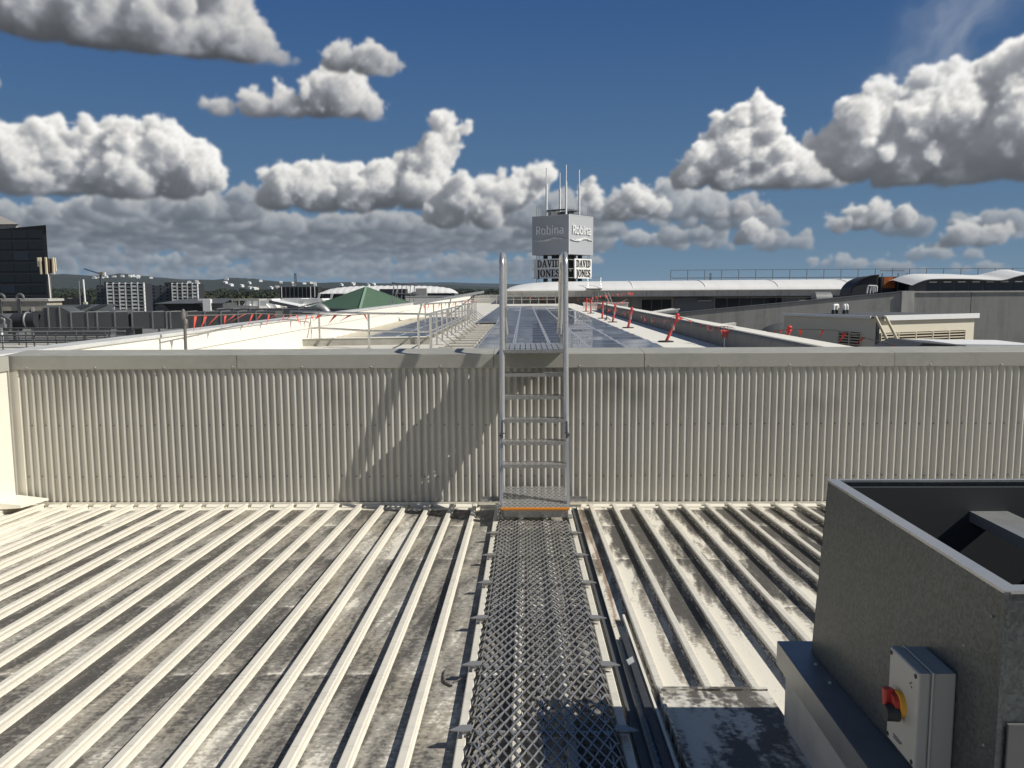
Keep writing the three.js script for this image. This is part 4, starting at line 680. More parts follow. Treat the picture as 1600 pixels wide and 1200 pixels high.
// ---------------------------------------------------------------- sign tower
const font = await new FontLoader().loadAsync('fonts/droid/droid_sans_regular.typeface.json');
const serif = await new FontLoader().loadAsync('fonts/droid/droid_serif_bold.typeface.json');
function words(text, f, size, depth, w) { const g = new TextGeometry(text, { font: f, size, depth, curveSegments: 4, bevelEnabled: false }); g.computeBoundingBox(); const b = g.boundingBox, k = w ? w / (b.max.x - b.min.x) : 1; return g.translate(-(b.max.x + b.min.x) / 2, 0, 0).scale(k, 1, 1); }
const tower = thing('sign_tower', 'tall grey cube sign tower lettered Robina over panels lettered David Jones', 'sign tower', [5.9, -16, -111]);
{
  const Y = y => y + 16, S = 6.0, yt = 11.62, yb = 6.48, th = Math.asin(0.8);   // right face runs along (.6,-.8)
  const g = new THREE.Group(); const place = (geo) => geo.rotateY(th);      // local: right face on +x from the corner, its outside to +z; left face along -z, outside to -x
  const face = mesh('sign_cube', [place(b2(0, S, Y(yb), Y(yt), -S, 0))], M.signBody, tower);
  mesh('edge_trim', [place(b2(-0.05, 0.06, Y(yb) - 0.05, Y(yt) + 0.06, -0.06, 0.05)), place(b2(0, S, Y(yt), Y(yt) + 0.06, -0.06, 0.03)), place(b2(-0.03, 0.06, Y(yt), Y(yt) + 0.06, -S, -0.06))], std([0.6, 0.61, 0.62], 0.5), face);
  const wave = (w, amp, ph, th_) => { const a = [], b = [], n = 40; for (let i = 0; i <= n; i++) { const t = i / n, x = (t - 0.5) * w, y = amp * Math.sin(t * Math.PI * 2.1 + ph) , k = th_ * Math.sin(Math.PI * Math.min(1, t * 1.02 + 0.01)) + 0.01; a.push([x, y + k]); b.push([x, y - k]); } return ext(a.concat(b.reverse()), 0.16); };
  const onRight = (geo, cx, cy) => place(geo.translate(cx, Y(cy), 0.02)), onLeft = (geo, cx, cy) => place(geo.translate(cx, Y(cy), 0.02).rotateY(-Math.PI / 2).translate(0, 0, -S));
  const litLetter = std([0.86, 0.86, 0.85], 0.45), leftLetter = litLetter;
  mesh('lettering', onRight(words('Robina', font, 1.12, 0.16, 4.4), S / 2, 9.2), litLetter, face);
  mesh('lettering', onLeft(words('Robina', font, 1.12, 0.16, 4.4), S / 2, 9.2), leftLetter, face);
  for (const put of [onRight, onLeft]) { mesh('wave_mark', put(wave(5.4, -0.16, 0.2, 0.075), S / 2, 8.5), litLetter, face); mesh('wave_mark', put(wave(3.6, 0.2, 3.3, 0.07), S / 2 + 0.2, 8.52), litLetter, face); }
  // open core below and above
  for (const [x, z] of [[1.3, -1.3], [4.7, -1.3], [1.3, -4.7], [4.7, -4.7], [3, -1.2], [1.2, -3]]) mesh('column', place(b2(x - 0.22, x + 0.22, 0, Y(yb), z - 0.22, z + 0.22)), M.darkSteel, tower);
  mesh('core', place(b2(1.9, 4.1, 0, Y(yb), -4.1, -1.9)), M.slate, tower);
  for (const [u, v] of [[5.4, -0.2], [5.0, -0.2], [0.2, -5.4], [0.2, -5.0]]) mesh('slim_pole', place(cyl([u, 0, v], [u, Y(yt) + 1.5, v], 0.06, 6)), M.alu, tower);
  for (const y of [3.35, 4.55, 5.75]) mesh('crossbar', [place(b2(0.05, 6.2, Y(y), Y(y) + 0.09, -0.32, -0.22)), place(b2(0.22, 0.32, Y(y), Y(y) + 0.09, -6.2, -0.05))], M.alu, tower);
  const pr = mesh('name_panel', place(b2(1.5, 5.75, Y(3.3), Y(5.95), -0.2, -0.05)), M.whitePaint, tower), pf = mesh('name_panel', place(b2(0.05, 0.2, Y(3.3), Y(5.95), -5.75, -1.2)), M.whitePaint, tower);
  for (const [t, y] of [['DAVID', 4.82], ['JONES', 3.55]]) { mesh('lettering', place(words(t, serif, 0.96, 0.06, 3.5).translate(3.6, Y(y), -0.045)), M.black, pr); mesh('lettering', place(words(t, serif, 0.96, 0.06, 3.7).rotateY(-Math.PI / 2).translate(0.045, Y(y), -3.35)), M.black, pf); }
  // crown frame and masts
  mesh('crown_frame', [place(b2(1.4, 4.6, Y(yt) + 0.75, Y(yt) + 0.95, -1.5, -1.3)), place(b2(1.4, 4.6, Y(yt) + 0.75, Y(yt) + 0.95, -4.7, -4.5)), place(b2(1.3, 1.5, Y(yt) + 0.75, Y(yt) + 0.95, -4.6, -1.4)), place(b2(4.5, 4.7, Y(yt) + 0.75, Y(yt) + 0.95, -4.6, -1.4)), place(b2(1.6, 4.4, Y(yt), Y(yt) + 0.75, -4.4, -4.0)), place(b2(2.4, 3.6, Y(yt), Y(yt) + 0.62, -3.2, -1.6))], M.slate, tower);
  for (const [x, z, h] of [[1.4, -4.6, 18.2], [4.6, -4.6, 17.9], [1.4, -1.4, 18.3], [4.6, -1.4, 18.0]]) { const m = mesh('mast', place(cyl([x, Y(yt), z], [x, Y(h) - 2.2, z], 0.14, 8)), M.white, tower); mesh('mast_tip', place(cyl([x, Y(h) - 2.2, z], [x, Y(h), z], 0.075, 8)), M.white, m); }
  for (const [x, z, h] of [[3.2, -4.8, 12.9], [2.9, -0.6, 13.2], [0.5, -3.4, 13.1], [5.3, -2.8, 13.0]]) mesh('whip_aerial', place(cyl([x, Y(yt), z], [x, Y(h), z], 0.045, 6)), M.alu, tower);
}

// ---------------------------------------------------------------- right-hand side: grey gable wall, plant room, hoods
const sideR = struct('side_roof', [33, -1.7, -50]); mesh('roof_deck', b2(-26.8, 60, -0.4, 0, -46, 43), M.deckGrey, sideR);
const gw = thing('grey_wall', 'large grey concrete wall with a sloping top rising to the right', 'wall', [14, -1.7, -48]);
mesh('gable_face', ext([[-6.2, 0], [-6.2, 2.05], [-5.14, 2.18], [8, 3.32], [8, 0]], 0.4).translate(0, 0, -0.4), M.concrete, gw);
mesh('gable_capping', [bar([-6.25, 2.09, -0.2], [8, 3.36, -0.2], 0.5, 0.05)], M.slate, gw);
mesh('pier', b2(7.55, 8.25, 0, 3.38, -0.4, 0.12), M.concreteLight, gw);
for (let i = 0; i < 5; i++) mesh('wall_panel', b2(8.25 + i * 3.3, 8.25 + i * 3.3 + 3.27, 0, 3.28, -0.4, (i % 2) * 0.006), M.concrete, gw);
mesh('wall_capping', b2(8.25, 25, 3.28, 3.36, -0.45, 0.06), M.concreteLight, gw);
const plant = thing('plant_room', 'beige plant room with horizontal louvres and two slanting pipes', 'plant room', [10.9, -1.7, -26], 0.4446);
{
  const top = 2.64;
  mesh('right_wall', b2(0, 4.57, 0, top, -0.1, 0), M.beige, plant); mesh('left_wall', b2(0, 0.1, 0, top, -3.96, -0.1), M.beige, plant);
  mesh('back_wall', [b2(4.47, 4.57, 0, top, -3.96, -0.1), b2(0.1, 4.47, 0, top, -3.96, -3.86)], M.beige, plant);
  mesh('roof', b2(-0.05, 4.65, top, top + 0.04, -4.0, 0.06), M.slate, plant);
  mesh('roof_trim', [b2(0.3, 4.68, top - 0.08, top + 0.08, 0.06, 0.10), b2(-0.09, -0.05, top - 0.02, top + 0.07, -4.0, -0.1)], M.white, plant);
  mesh('corner_post', b2(0.06, 0.16, 0, top, 0, 0.05), M.slate, plant);
  const louvre = (put, n, a, b, y0, y1) => { for (let i = 0; i < n; i++) { const u = mix(a, b, i / n) + 0.02, v = mix(a, b, (i + 1) / n) - 0.02, L = mesh('louvre', put(u, v, y0, y1, 0.004, 0.012), M.brown, plant); for (let k = 0; k < 11; k++) { const y = mix(y0, y1, (k + 0.5) / 11); mesh('slat', put(u, v, y - 0.016, y + 0.018, 0.012, 0.05), M.louver, L); } mesh('louvre_frame', [put(u - 0.02, u, y0, y1, 0, 0.06), put(v, v + 0.02, y0, y1, 0, 0.06)], M.louver, L); } };
  louvre((u, v, y0, y1, d0, d1) => b2(u, v, y0, y1, d0, d1), 5, 0.24, 4.1, 1.2, 2.17);
  louvre((u, v, y0, y1, d0, d1) => b2(-d1, -d0, y0, y1, -v, -u), 2, 0.48, 1.42, 1.2, 2.17);
  for (const x of [-0.15, 0.28]) mesh('slanting_pipe', cyl([x, top + 0.06, 0.14], [x + 0.75, 0.6, 0.9], 0.045, 8), M.louver, plant);
}
for (let i = 0; i < 4; i++) { const o = thing('gooseneck_vent', 'white gooseneck pipe vent in the cluster on the plant room roof', 'vent', [10.75 + i * 0.19, 0.98, -29.1 - (i % 2) * 0.25], 0.5 + i * 0.4, 'vents on the plant room roof'); mesh('pipe', bent([[0, 0, 0], [0, 0.3, 0], [0.16, 0.3, 0], [0.16, 0.2, 0]], 0.05, 0.07, 8), M.whitePaint, o); mesh('collar', new THREE.CylinderGeometry(0.06, 0.07, 0.14, 8).translate(0, 0.07, 0), M.charcoal, o); }
{
  const h = thing('roof_hood', 'dark slate-blue sloping roof hood just behind the wall at right', 'hood', [8.7, -1.79, -18]);
  mesh('body', ext([[-0.62, 0], [-0.62, 2.2], [-0.12, 2.46], [0.75, 2.40], [0.75, 0]], 1.6).translate(0, 0, -1.6), std([0.085, 0.095, 0.12], 0.6), h);
  mesh('roof_sheet', [bar([-0.66, 2.20, -0.8], [-0.12, 2.485, -0.8], 1.7, 0.02), bar([-0.12, 2.485, -0.8], [0.8, 2.42, -0.8], 1.7, 0.02)], M.slate, h);
  const p = thing('pale_unit', 'pale grey roof unit with open dark side behind the wall at far right', 'roof unit', [10.4, -1.9, -19.6]);
  mesh('casing', [b2(-0.55, 1.6, 0, 2.25, -1.8, 0)], M.charcoal, p); mesh('lid', [bar([-0.75, 2.44, -0.9], [1.7, 2.40, -0.9], 1.95, 0.06)], M.white, p); mesh('side_panel', b2(-0.5, 0.35, 1.3, 2.32, 0, 0.03), M.ductLight, p); mesh('fascia', b2(0.35, 1.6, 2.16, 2.36, 0, 0.05), M.white, p);
  for (let i = 0; i < 4; i++) mesh('pipe', cyl([-1.3 + i * 0.2, 2.0 + (i % 2) * 0.08, 0.2], [-0.5, 2.02 + (i % 2) * 0.08, 0.2], 0.02, 6), M.alu, p);
  const c = thing('traffic_cone', 'small red traffic cone tip showing above the wall at far right', 'cone', [9.66, 0.1, -16.9]);
  mesh('cone', [new THREE.CylinderGeometry(0.03, 0.16, 0.5, 16).translate(0, 0.27, 0)], M.red, c); mesh('base', bx(0.36, 0.03, 0.36, 0, 0.015, 0), M.red, c); mesh('band', new THREE.CylinderGeometry(0.078, 0.105, 0.1, 16).translate(0, 0.33, 0), M.whitePaint, c);
  tag(mesh('service_shelf', [b2(9.2, 10.4, -1.7, 0.1, -17.4, -16.5)], M.duct), 'low grey service box carrying the red traffic cone', 'box');
  // things between the grey parapet and the grey wall
  const f = thing('cream_skylight', 'cream ribbed skylight roof poking up behind the grey parapet', 'skylight', [8.9, -1.7, -37]);
  for (let i = 0; i < 4; i++) mesh('roof_fold', ext([[-2.2, 0], [-2.2, 1.35 + i * 0.12], [0.45 + i * 0.12, 1.62 + i * 0.13], [0.1 + i * 0.1, 0]], 0.5).translate(0, 0, -0.55 * i), M.parapet, f);
  const k = thing('white_gable', 'white triangular roof end beyond the grey parapet', 'roof', [9.6, -1.7, -58]);
  mesh('face', ext([[-2.6, 0], [-2.6, 1.6], [1.15, 2.15], [0.4, 0]], 3).translate(0, 0, -3), M.parapet, k); mesh('verge', bar([-2.6, 1.62, 0.04], [1.2, 2.17, 0.04], 0.08, 0.08), M.white, k);
  const k2 = thing('white_screen', 'white square screen panel behind the far red bunting', 'screen', [8.3, -1.7, -72]); mesh('panel', [b2(-3.2, 0.65, 0, 2.35, -0.2, 0)], M.parapet, k2); mesh('frame', b2(-3.25, 0.72, 2.35, 2.42, -0.25, 0.05), M.white, k2);
  const st = thing('leaning_stepladder', 'thin leaning ladder in front of the white screen panel', 'ladder', [7.1, -1.7, -70]);
  for (const x of [-0.12, 0.12]) mesh('stile', cyl([0.75 + x, 0.9, 0], [-0.2 + x, 3.3, 0], 0.035, 6), M.alu, st); for (let i = 0; i < 7; i++) mesh('rung', cyl([0.52 - i * 0.11 + 0.0, 1.3 + i * 0.29, 0], [0.74 - i * 0.11, 1.3 + i * 0.29, 0], 0.02, 5), M.alu, st);
  const hv = thing('silver_ventilator', 'silver hooded roof ventilator behind the largest red bollard', 'ventilator', [8.2, -1.7, -30]);
  { const pts = []; for (let i = 0; i <= 10; i++) { const t = Math.PI * i / 10; pts.push([-0.62 * Math.cos(t) + 0, 1.62 + 0.34 * Math.sin(t)]); } mesh('hood', ext([...pts.reverse(), [-0.62, 1.3], [0.62, 1.3]], 0.9).translate(0, 0, -0.9), M.ductLight, hv); mesh('body', b2(-0.5, 0.5, 0, 1.3, -0.8, -0.1), M.charcoal, hv); mesh('arm', b2(-1.5, -0.62, 1.42, 1.54, -0.6, -0.3), M.darkSteel, hv); }
  const rd = thing('round_duct', 'big dark round duct bend between the silver ventilator and the plant room', 'duct', [10.9, -1.7, -36]);
  mesh('bend', new THREE.TorusGeometry(0.95, 0.62, 12, 20, Math.PI / 2).rotateZ(Math.PI / 2).translate(0.3, 0.55, 0), M.slate, rd); mesh('drop', cyl([-0.65, 0, 0], [-0.65, 0.6, 0], 0.62, 16), M.slate, rd); mesh('run', cyl([0.3, 1.5, 0], [1.5, 1.5, 0], 0.62, 16), M.slate, rd);
  const dr = thing('metal_drum', 'galvanised cylindrical drum on the roof behind the sloping grey wall', 'drum', [20.6, -1.7, -58]);
  mesh('shell', new THREE.CylinderGeometry(0.55, 0.55, 1.1, 20).rotateZ(Math.PI / 2).translate(0, 2.75, 0), M.ductLight, dr); mesh('cradle', b2(-0.5, 0.5, 0, 2.25, -0.4, 0.4), M.darkSteel, dr); mesh('plant_block', b2(-2.4, -0.7, 0, 2.9, -1.2, -0.4), M.charcoal, dr);
  const rr = thing('roof_railing', 'short pale railing in front of the galvanised drum', 'railing', [19.8, -1.7, -56]);
  for (let i = 0; i < 6; i++) mesh('post', cyl([-1.4 + i * 0.72, 0, 0], [-1.4 + i * 0.72, 2.75, 0], 0.035, 6), M.alu, rr); for (const y of [2.75, 2.35]) mesh('rail', cyl([-1.4, y, 0], [2.2, y, 0], 0.03, 6), M.alu, rr);
}
{
  // dark plant enclosures on the skyline at right
  const a = thing('arched_enclosure', 'dark arched plant enclosure standing in front of the white vault', 'enclosure', [34.2, -1.7, -85]);
  const arc = []; for (let i = 0; i <= 12; i++) { const t = Math.PI * (0.5 + 0.5 * i / 12); arc.push([1.6 + 2.7 * Math.cos(t), 2.9 + 1.85 * Math.sin(t)]); }
  mesh('shell', ext([[1.6, 0], [1.6, 4.75], ...arc.slice(1), [-1.1, 0]], 3).translate(0, 0, -3), M.charcoal, a); mesh('arch_trim', tube(arc.map(p => [p[0], p[1] + 0.05, 0.1]), 0.1, 24, 6), M.black, a);
  for (let i = 0; i < 3; i++) mesh('white_pipe', bent([[0.35 + i * 0.32, 3.0, 0.3], [0.45 + i * 0.32, 3.75, 0.3], [0.95 + i * 0.2, 3.75, 0.3], [0.95 + i * 0.2, 3.1, 0.3]], 0.09, 0.2, 6), M.whitePaint, a);
  const b = thing('dark_plant_screen', 'black plant screen with an orange square sign on the right skyline', 'screen', [38.2, -1.7, -85]);
  for (let i = 0; i < 4; i++) mesh('screen_panel', b2(-2.2 + i * 1.25, -2.2 + i * 1.25 + 1.2, 0, 4.65, -2, (i % 2) * 0.02), i % 2 ? M.charcoal : M.darkSteel, b);
  mesh('end_panel', ext([[2.85, 0], [2.85, 4.65], [4.9, 4.65], [3.2, 3.0], [3.2, 0]], 2).translate(0, 0, -2), M.slate, b);
  mesh('sign', b2(-1.9, -0.75, 3.5, 4.62, 0.05, 0.1), std([0.50, 0.14, 0.03], 0.6), b); for (const x of [-2.1, -0.5, 0.4]) mesh('pole', cyl([x, 0, 0.15], [x, 5.0, 0.15], 0.05, 6), M.duct, b); mesh('top_rail', cyl([-2.3, 5.25, 0.1], [0.1, 5.25, 0.1], 0.035, 6), M.darkSteel, b);
  mesh('low_roof', b2(-10, 3.5, 2.0, 2.35, 0.5, 5), M.charcoal, b);
  const w = thing('wavy_roof_building', 'white wavy roofed building with dark glazing at the right edge', 'building', [44, -1.7, -80]);
  const line = [[-7.2, 3.75], [-6.3, 4.15], [-5.2, 4.35], [-2, 4.33], [0.6, 4.2], [1.6, 4.25], [2.4, 4.5], [3.4, 4.72], [4.4, 4.7], [5.2, 4.4], [6.0, 3.95], [7.5, 3.85], [14, 3.85]], cv = new THREE.CatmullRomCurve3(line.map(p => V(p[0], p[1], 0)), false, 'catmullrom', 0.3).getPoints(60);
  mesh('roof', [sheet([cv.map(p => [p.x, p.y, 0.3]), cv.map(p => [p.x, p.y + 0.55, -4]), cv.map(p => [p.x, p.y + 0.1, -8])])], M.galleryWhite, w);
  mesh('roof_edge', tube(cv.filter((_, i) => i % 3 === 0).map(p => [p.x, p.y - 0.06, 0.3]), 0.09, 60, 5), M.charcoal, w);
  const wallPts = cv.filter((_, i) => i % 2 === 0).map(p => [p.x, p.y - 0.08]); mesh('glazed_wall', ext([[-7.2, 0], ...wallPts, [14, 0]], 0.3).translate(0, 0, -0.5), M.slate, w);
  for (let i = 0; i < 7; i++) { const q = mesh('window', b2(-5.6 + i * 1.35, -4.4 + i * 1.35, 2.9, 3.95, -0.2, -0.16), M.glassBlue, w); mesh('light_slot', b2(-5.4 + i * 1.35, -4.7 + i * 1.35, 4.02, 4.12, -0.2, -0.12), M.whitePaint, q); }
}

// ---------------------------------------------------------------- left-hand side: lower roof with ducts, then the town
const sideL = struct('side_roof', [-30, -1.2, -45]); mesh('roof_deck', b2(-40, 22.9, -0.4, 0, -40, 38), M.deckGrey, sideL);
mesh('raised_deck', b2(-8, 22.6, 0, 0.7, -1, 13), M.deckGrey, sideL);
for (const [x0, x1, z, w] of [[-6, 15, 9.2, 0.5], [-6, 14, 7.9, 0.35], [-3, 15.5, 11.2, 0.7], [9, 16, 6.6, 0.5]]) mesh('roof_strip', b2(x0, x1, 0.704, 0.75, z - w / 2, z + w / 2), M.parapet, sideL);
{
  const X = px => -22.0 + (px - 110) / 32.1;
  const d = thing('long_duct', 'long dark grey rectangular duct crossing the roof behind the white parapet', 'duct', [-17, -1.2, -40]);
  const L = x => x + 17;
  const j = [110, 136, 151, 179, 200].map(X), j2 = [206, 238, 260, 266, 292, 320, 345, 372, 400, 430].map(X);
  for (const run of [j, j2]) for (let i = 0; i + 1 < run.length; i++) { const s = mesh('duct_section', b2(L(run[i]) + 0.01, L(run[i + 1]) - 0.01, 1.28, 2.09, -1.2, (i % 2) * 0.008), M.duct, d); mesh('flange', b2(L(run[i]) - 0.03, L(run[i]) + 0.03, 1.25, 2.12, -1.23, 0.03), M.ductLight, s); }
  mesh('coupling', b2(L(X(200)), L(X(206)), 1.35, 2.02, -1.1, -0.1), M.charcoal, d);
  for (let i = 0; i < 8; i++) mesh('support_leg', b2(L(X(118 + i * 40)), L(X(118 + i * 40)) + 0.07, 0, 1.26, -0.6, -0.5), M.galvPlain, d);
  mesh('drop_box', b2(L(X(180)), L(X(206)), 0.95, 1.28, -1.0, -0.04), M.duct, d);
  mesh('transition', ext([[L(X(57)), 1.5], [L(X(68)), 2.33], [L(X(94)), 2.36], [L(X(110)), 2.09], [L(X(110)), 1.28], [L(X(66)), 1.28]], 1.2).translate(0, 0, -1.2), M.duct, d);
  mesh('flange', [b2(L(X(74)), L(X(75)) + 0.03, 1.27, 2.36, 0, 0.04), b2(L(X(92)), L(X(93)) + 0.02, 1.27, 2.38, 0, 0.04)], M.ductLight, d);
  const fan = thing('duct_fan', 'round inline fan joining two grey duct boxes at the left edge', 'fan', [-24.2, -1.2, -39.6]);
  mesh('casing', cyl([-0.5, 1.72, -0.3], [0.6, 1.72, -0.3], 0.36, 18), M.charcoal, fan); mesh('ring', new THREE.TorusGeometry(0.38, 0.05, 8, 20).rotateY(Math.PI / 2).translate(0.15, 1.72, -0.3), M.ductLight, fan);
  mesh('inlet_box', ext([[-2.2, 1.1], [-2.2, 2.0], [-0.9, 2.05], [-0.4, 1.75], [-0.5, 1.2], [-0.9, 1.05]], 1.1).translate(0, 0, -0.9), M.duct, fan); for (const [x, h] of [[-1.8, 1.1], [-0.7, 1.1], [0.2, 1.4]]) mesh('leg', b2(x, x + 0.1, 0, h, -0.5, -0.4), M.galvPlain, fan);
  const u = thing('condenser_unit', 'low grey louvred condenser unit in front of the duct boxes at far left', 'condenser', [-25.0, -1.2, -38.2]); mesh('casing', b2(-1.2, 0.5, 0, 1.25, -0.8, 0), M.slate, u); for (let i = 0; i < 6; i++) mesh('louvre', b2(-1.1, 0.4, 0.2 + i * 0.16, 0.26 + i * 0.16, 0, 0.04), M.duct, u);
  const d2 = thing('rear_duct', 'second grey duct further back with a round elbow by the guardrail', 'duct', [-15, -1.2, -48]);
  for (let i = 0; i < 6; i++) { const s = mesh('duct_section', b2(-2.8 + i * 0.95, -2.8 + i * 0.95 + 0.93, 1.0, 2.05, -1, (i % 2) * 0.006), M.duct, d2); mesh('flange', b2(-2.84 + i * 0.95, -2.79 + i * 0.95, 0.97, 2.08, -1.02, 0.02), M.ductLight, s); }
  mesh('elbow', new THREE.TorusGeometry(0.6, 0.28, 10, 16, Math.PI / 2).translate(2.9, 1.5, -0.4), M.ductLight, d2); for (const [x, h] of [[-2.4, 1], [0, 1], [2.4, 1], [3.4, 1.5]]) mesh('leg', b2(x, x + 0.12, 0, h, -0.5, -0.4), M.galvPlain, d2);
  const hd = thing('low_roofed_block', 'grey roof block with sloping dark panels behind the long duct', 'building', [-24, -1.2, -46]); mesh('body', b2(-3.5, 0.9, 0, 2.0, -3, 0), M.slate, hd); mesh('sloping_roof', flatPoly([[-3.6, 2.32, -1], [-1.5, 2.0, 0.1], [0.9, 2.0, 0.1], [0.9, 2.38, -1]]), M.duct, hd); for (let i = 0; i < 2; i++) mesh('roof_panel', bar([-1.2 + i * 0.95, 2.04, 0.0], [-0.8 + i * 0.95, 2.36, -0.9], 0.7, 0.02), M.charcoal, hd);
  // pipe rails on the low roof
  for (let k = 0; k < 3; k++) { const o = thing('pipe_rail', ['nearest low pipe rail on the left roof in front of the ducts', 'middle low pipe rail on the left roof in front of the ducts', 'farthest low pipe rail on the left roof under the duct boxes'][k], 'railing', [-21, -0.5, -33.5 - k * 1.6]); for (let i = 0; i < 7; i++) mesh('post', cyl([-4.2 + i * 1.3, 0, 0], [-4.2 + i * 1.3, 0.62 + 0.08 * k, 0], 0.028, 6), M.slate, o); mesh('rail', cyl([-4.6, 0.62 + 0.08 * k, 0], [4.0, 0.62 + 0.08 * k, 0], 0.035, 6), k === 1 ? M.ductLight : M.slate, o); mesh('rail', cyl([-4.6, 0.34, 0], [4.0, 0.34, 0], 0.03, 6), M.duct, o); }
  const vp = thing('white_pipe_stand', 'white valve pipe standing in front of the round duct fan', 'pipe', [-22.9, -1.2, -36]); mesh('riser', cyl([0, 0, 0], [0, 1.55, 0], 0.05, 8), M.whitePaint, vp); mesh('valve', [bx(0.3, 0.16, 0.16, 0.05, 1.62, 0), bent([[0.12, 1.6, 0], [0.16, 1.9, 0], [0.02, 1.95, 0]], 0.05, 0.06, 8)], M.ductLight, vp);
}
const GR = -16;
{
  const c = thing('concrete_block', 'low concrete building with deep dark bays and round roof vents at far left', 'building', [-43, GR, -70]);
  mesh('wall', [b2(-6, 2.6, 0, 14.2, -4, 0), b2(-6, 2.6, 14.2, 16.3, -4, -3.4)], M.concrete, c); mesh('parapet', b2(-6, 2.7, 16.3, 17.1, -4, 0.3), std([0.40, 0.37, 0.30], 0.9, 0, { map: withTex(texStreak, 0.2) }), c); mesh('roof', b2(-6.1, 2.9, 17.1, 17.3, -4, 0.4), M.concreteLight, c); mesh('side_wall', [b2(2.4, 2.6, 14.2, 16.3, -3.4, 0)], M.concrete, c);
  for (const x of [-4.2, -1.35, 0.35, 1.45, 2.55]) mesh('column', b2(x - 0.12, x + 0.12, 14, 16.6, -0.3, 0.34), M.concreteLight, c);
  for (const x of [-1.25, 0.38]) { mesh('roof_vent', new THREE.TorusGeometry(0.28, 0.13, 8, 16).translate(x, 17.4, 0.2), M.duct, c); mesh('vent_pipe', b2(x - 0.14, x + 0.14, 16, 17.3, 0.1, 0.42), M.slate, c); }
  const bl = thing('black_screen_fence', 'black slatted plant screen beside the mobile mast', 'screen', [-39.6, GR, -72]); for (let i = 0; i < 7; i++) mesh('slat_panel', b2(-1 + i * 0.42, -1 + i * 0.42 + 0.38, 0, 17.3 + (i % 2) * 0.1, -0.1, 0), M.charcoal, bl);
  const m = thing('mobile_mast', 'mobile phone mast with cream panel antennas in front of the dark tower', 'mast', [-43.1, GR, -75]);
  mesh('pole', cyl([0.2, 0, 0], [0.05, 20.4, 0], 0.28, 10, 0.14), M.weathered, m); mesh('conduit', cyl([0.35, 14, 0.3], [0.2, 20, 0.3], 0.05, 6), M.whitePaint, m); mesh('head_frame', [new THREE.CylinderGeometry(0.55, 0.45, 1.3, 10, 1).translate(0.05, 20.2, 0)], M.brown, m);
  const cream = std([0.74, 0.65, 0.45], 0.55); for (const [x, z, h] of [[-0.72, 0.2, 0.8], [-0.32, 0.55, 1.5], [0.2, 0.6, 1.5], [0.68, 0.3, 1.5], [0.45, -0.4, 1.2]]) mesh('antenna', cbx(0.17, h, 0.12, 0.02, x + 0.05, 20.95 - h / 2, z), cream, m);
  const w = thing('pale_chimney', 'slim pale chimney with a thin pole on the left roofs', 'chimney', [-37.2, GR, -70]); mesh('shaft', b2(-0.12, 0.15, 14, 17.0, -0.14, 0.14), std([0.5, 0.52, 0.36], 0.7), w); mesh('base', b2(-0.3, 0.3, 0, 14, -0.3, 0.3), M.slate, w); mesh('pole', cyl([0, 17, 0], [-0.05, 18.9, 0], 0.07, 6), M.white, w); mesh('aerial', cyl([-0.42, 14, 0], [-0.42, 18.8, 0], 0.04, 6), M.galvPlain, w);
}
{
  const t = thing('dark_office_tower', 'tall black glazed office tower with a pale hipped roof at the left edge', 'building', [-103, GR, -160]);
  mesh('wall', ext([[-14, 0], [11.3, 0], [3.4, 12.8], [-14, 12.8]], 29.7).rotateX(-Math.PI / 2), M.charcoal, t);
  const gp = merge(bx(2.9, 1.55, 0.06)); for (let f = 0; f < 14; f++) for (let i = 0; i < 8; i++) inst('window', gp, (f * 3 + i * 5) % 7 ? M.glassDark : M.glassBlue, t, -12.2 + i * 3.05, 1.6 + f * 2.1, 0.03);
  mesh('parapet', [flatPoly([[-14, 30.2, 0.05], [-14, 29.2, 0.05], [-1.5, 29.2, 0.05], [-1.5, 29.6, 0.05]]), flatPoly([[-1.5, 29.6, 0.05], [-1.5, 29.2, 0.05], [11.35, 29.2, 0.05], [11.35, 30.6, 0.05]])], M.black, t);
  mesh('white_storey', [b2(-13, 3.4, 29.5, 31.0, -4, -3)], M.concreteLight, t); mesh('roof', [flatPoly([[-21, 31, -2.4], [4.6, 31, -2.4], [-9, 36, -9]]), flatPoly([[4.6, 31, -2.4], [-4, 31, -15], [-9, 36, -9]]), flatPoly([[-4, 31, -15], [-21, 31, -15], [-9, 36, -9]]), flatPoly([[-21, 31, -15], [-21, 31, -2.4], [-9, 36, -9]])], std([0.34, 0.32, 0.29], 0.8), t);
}
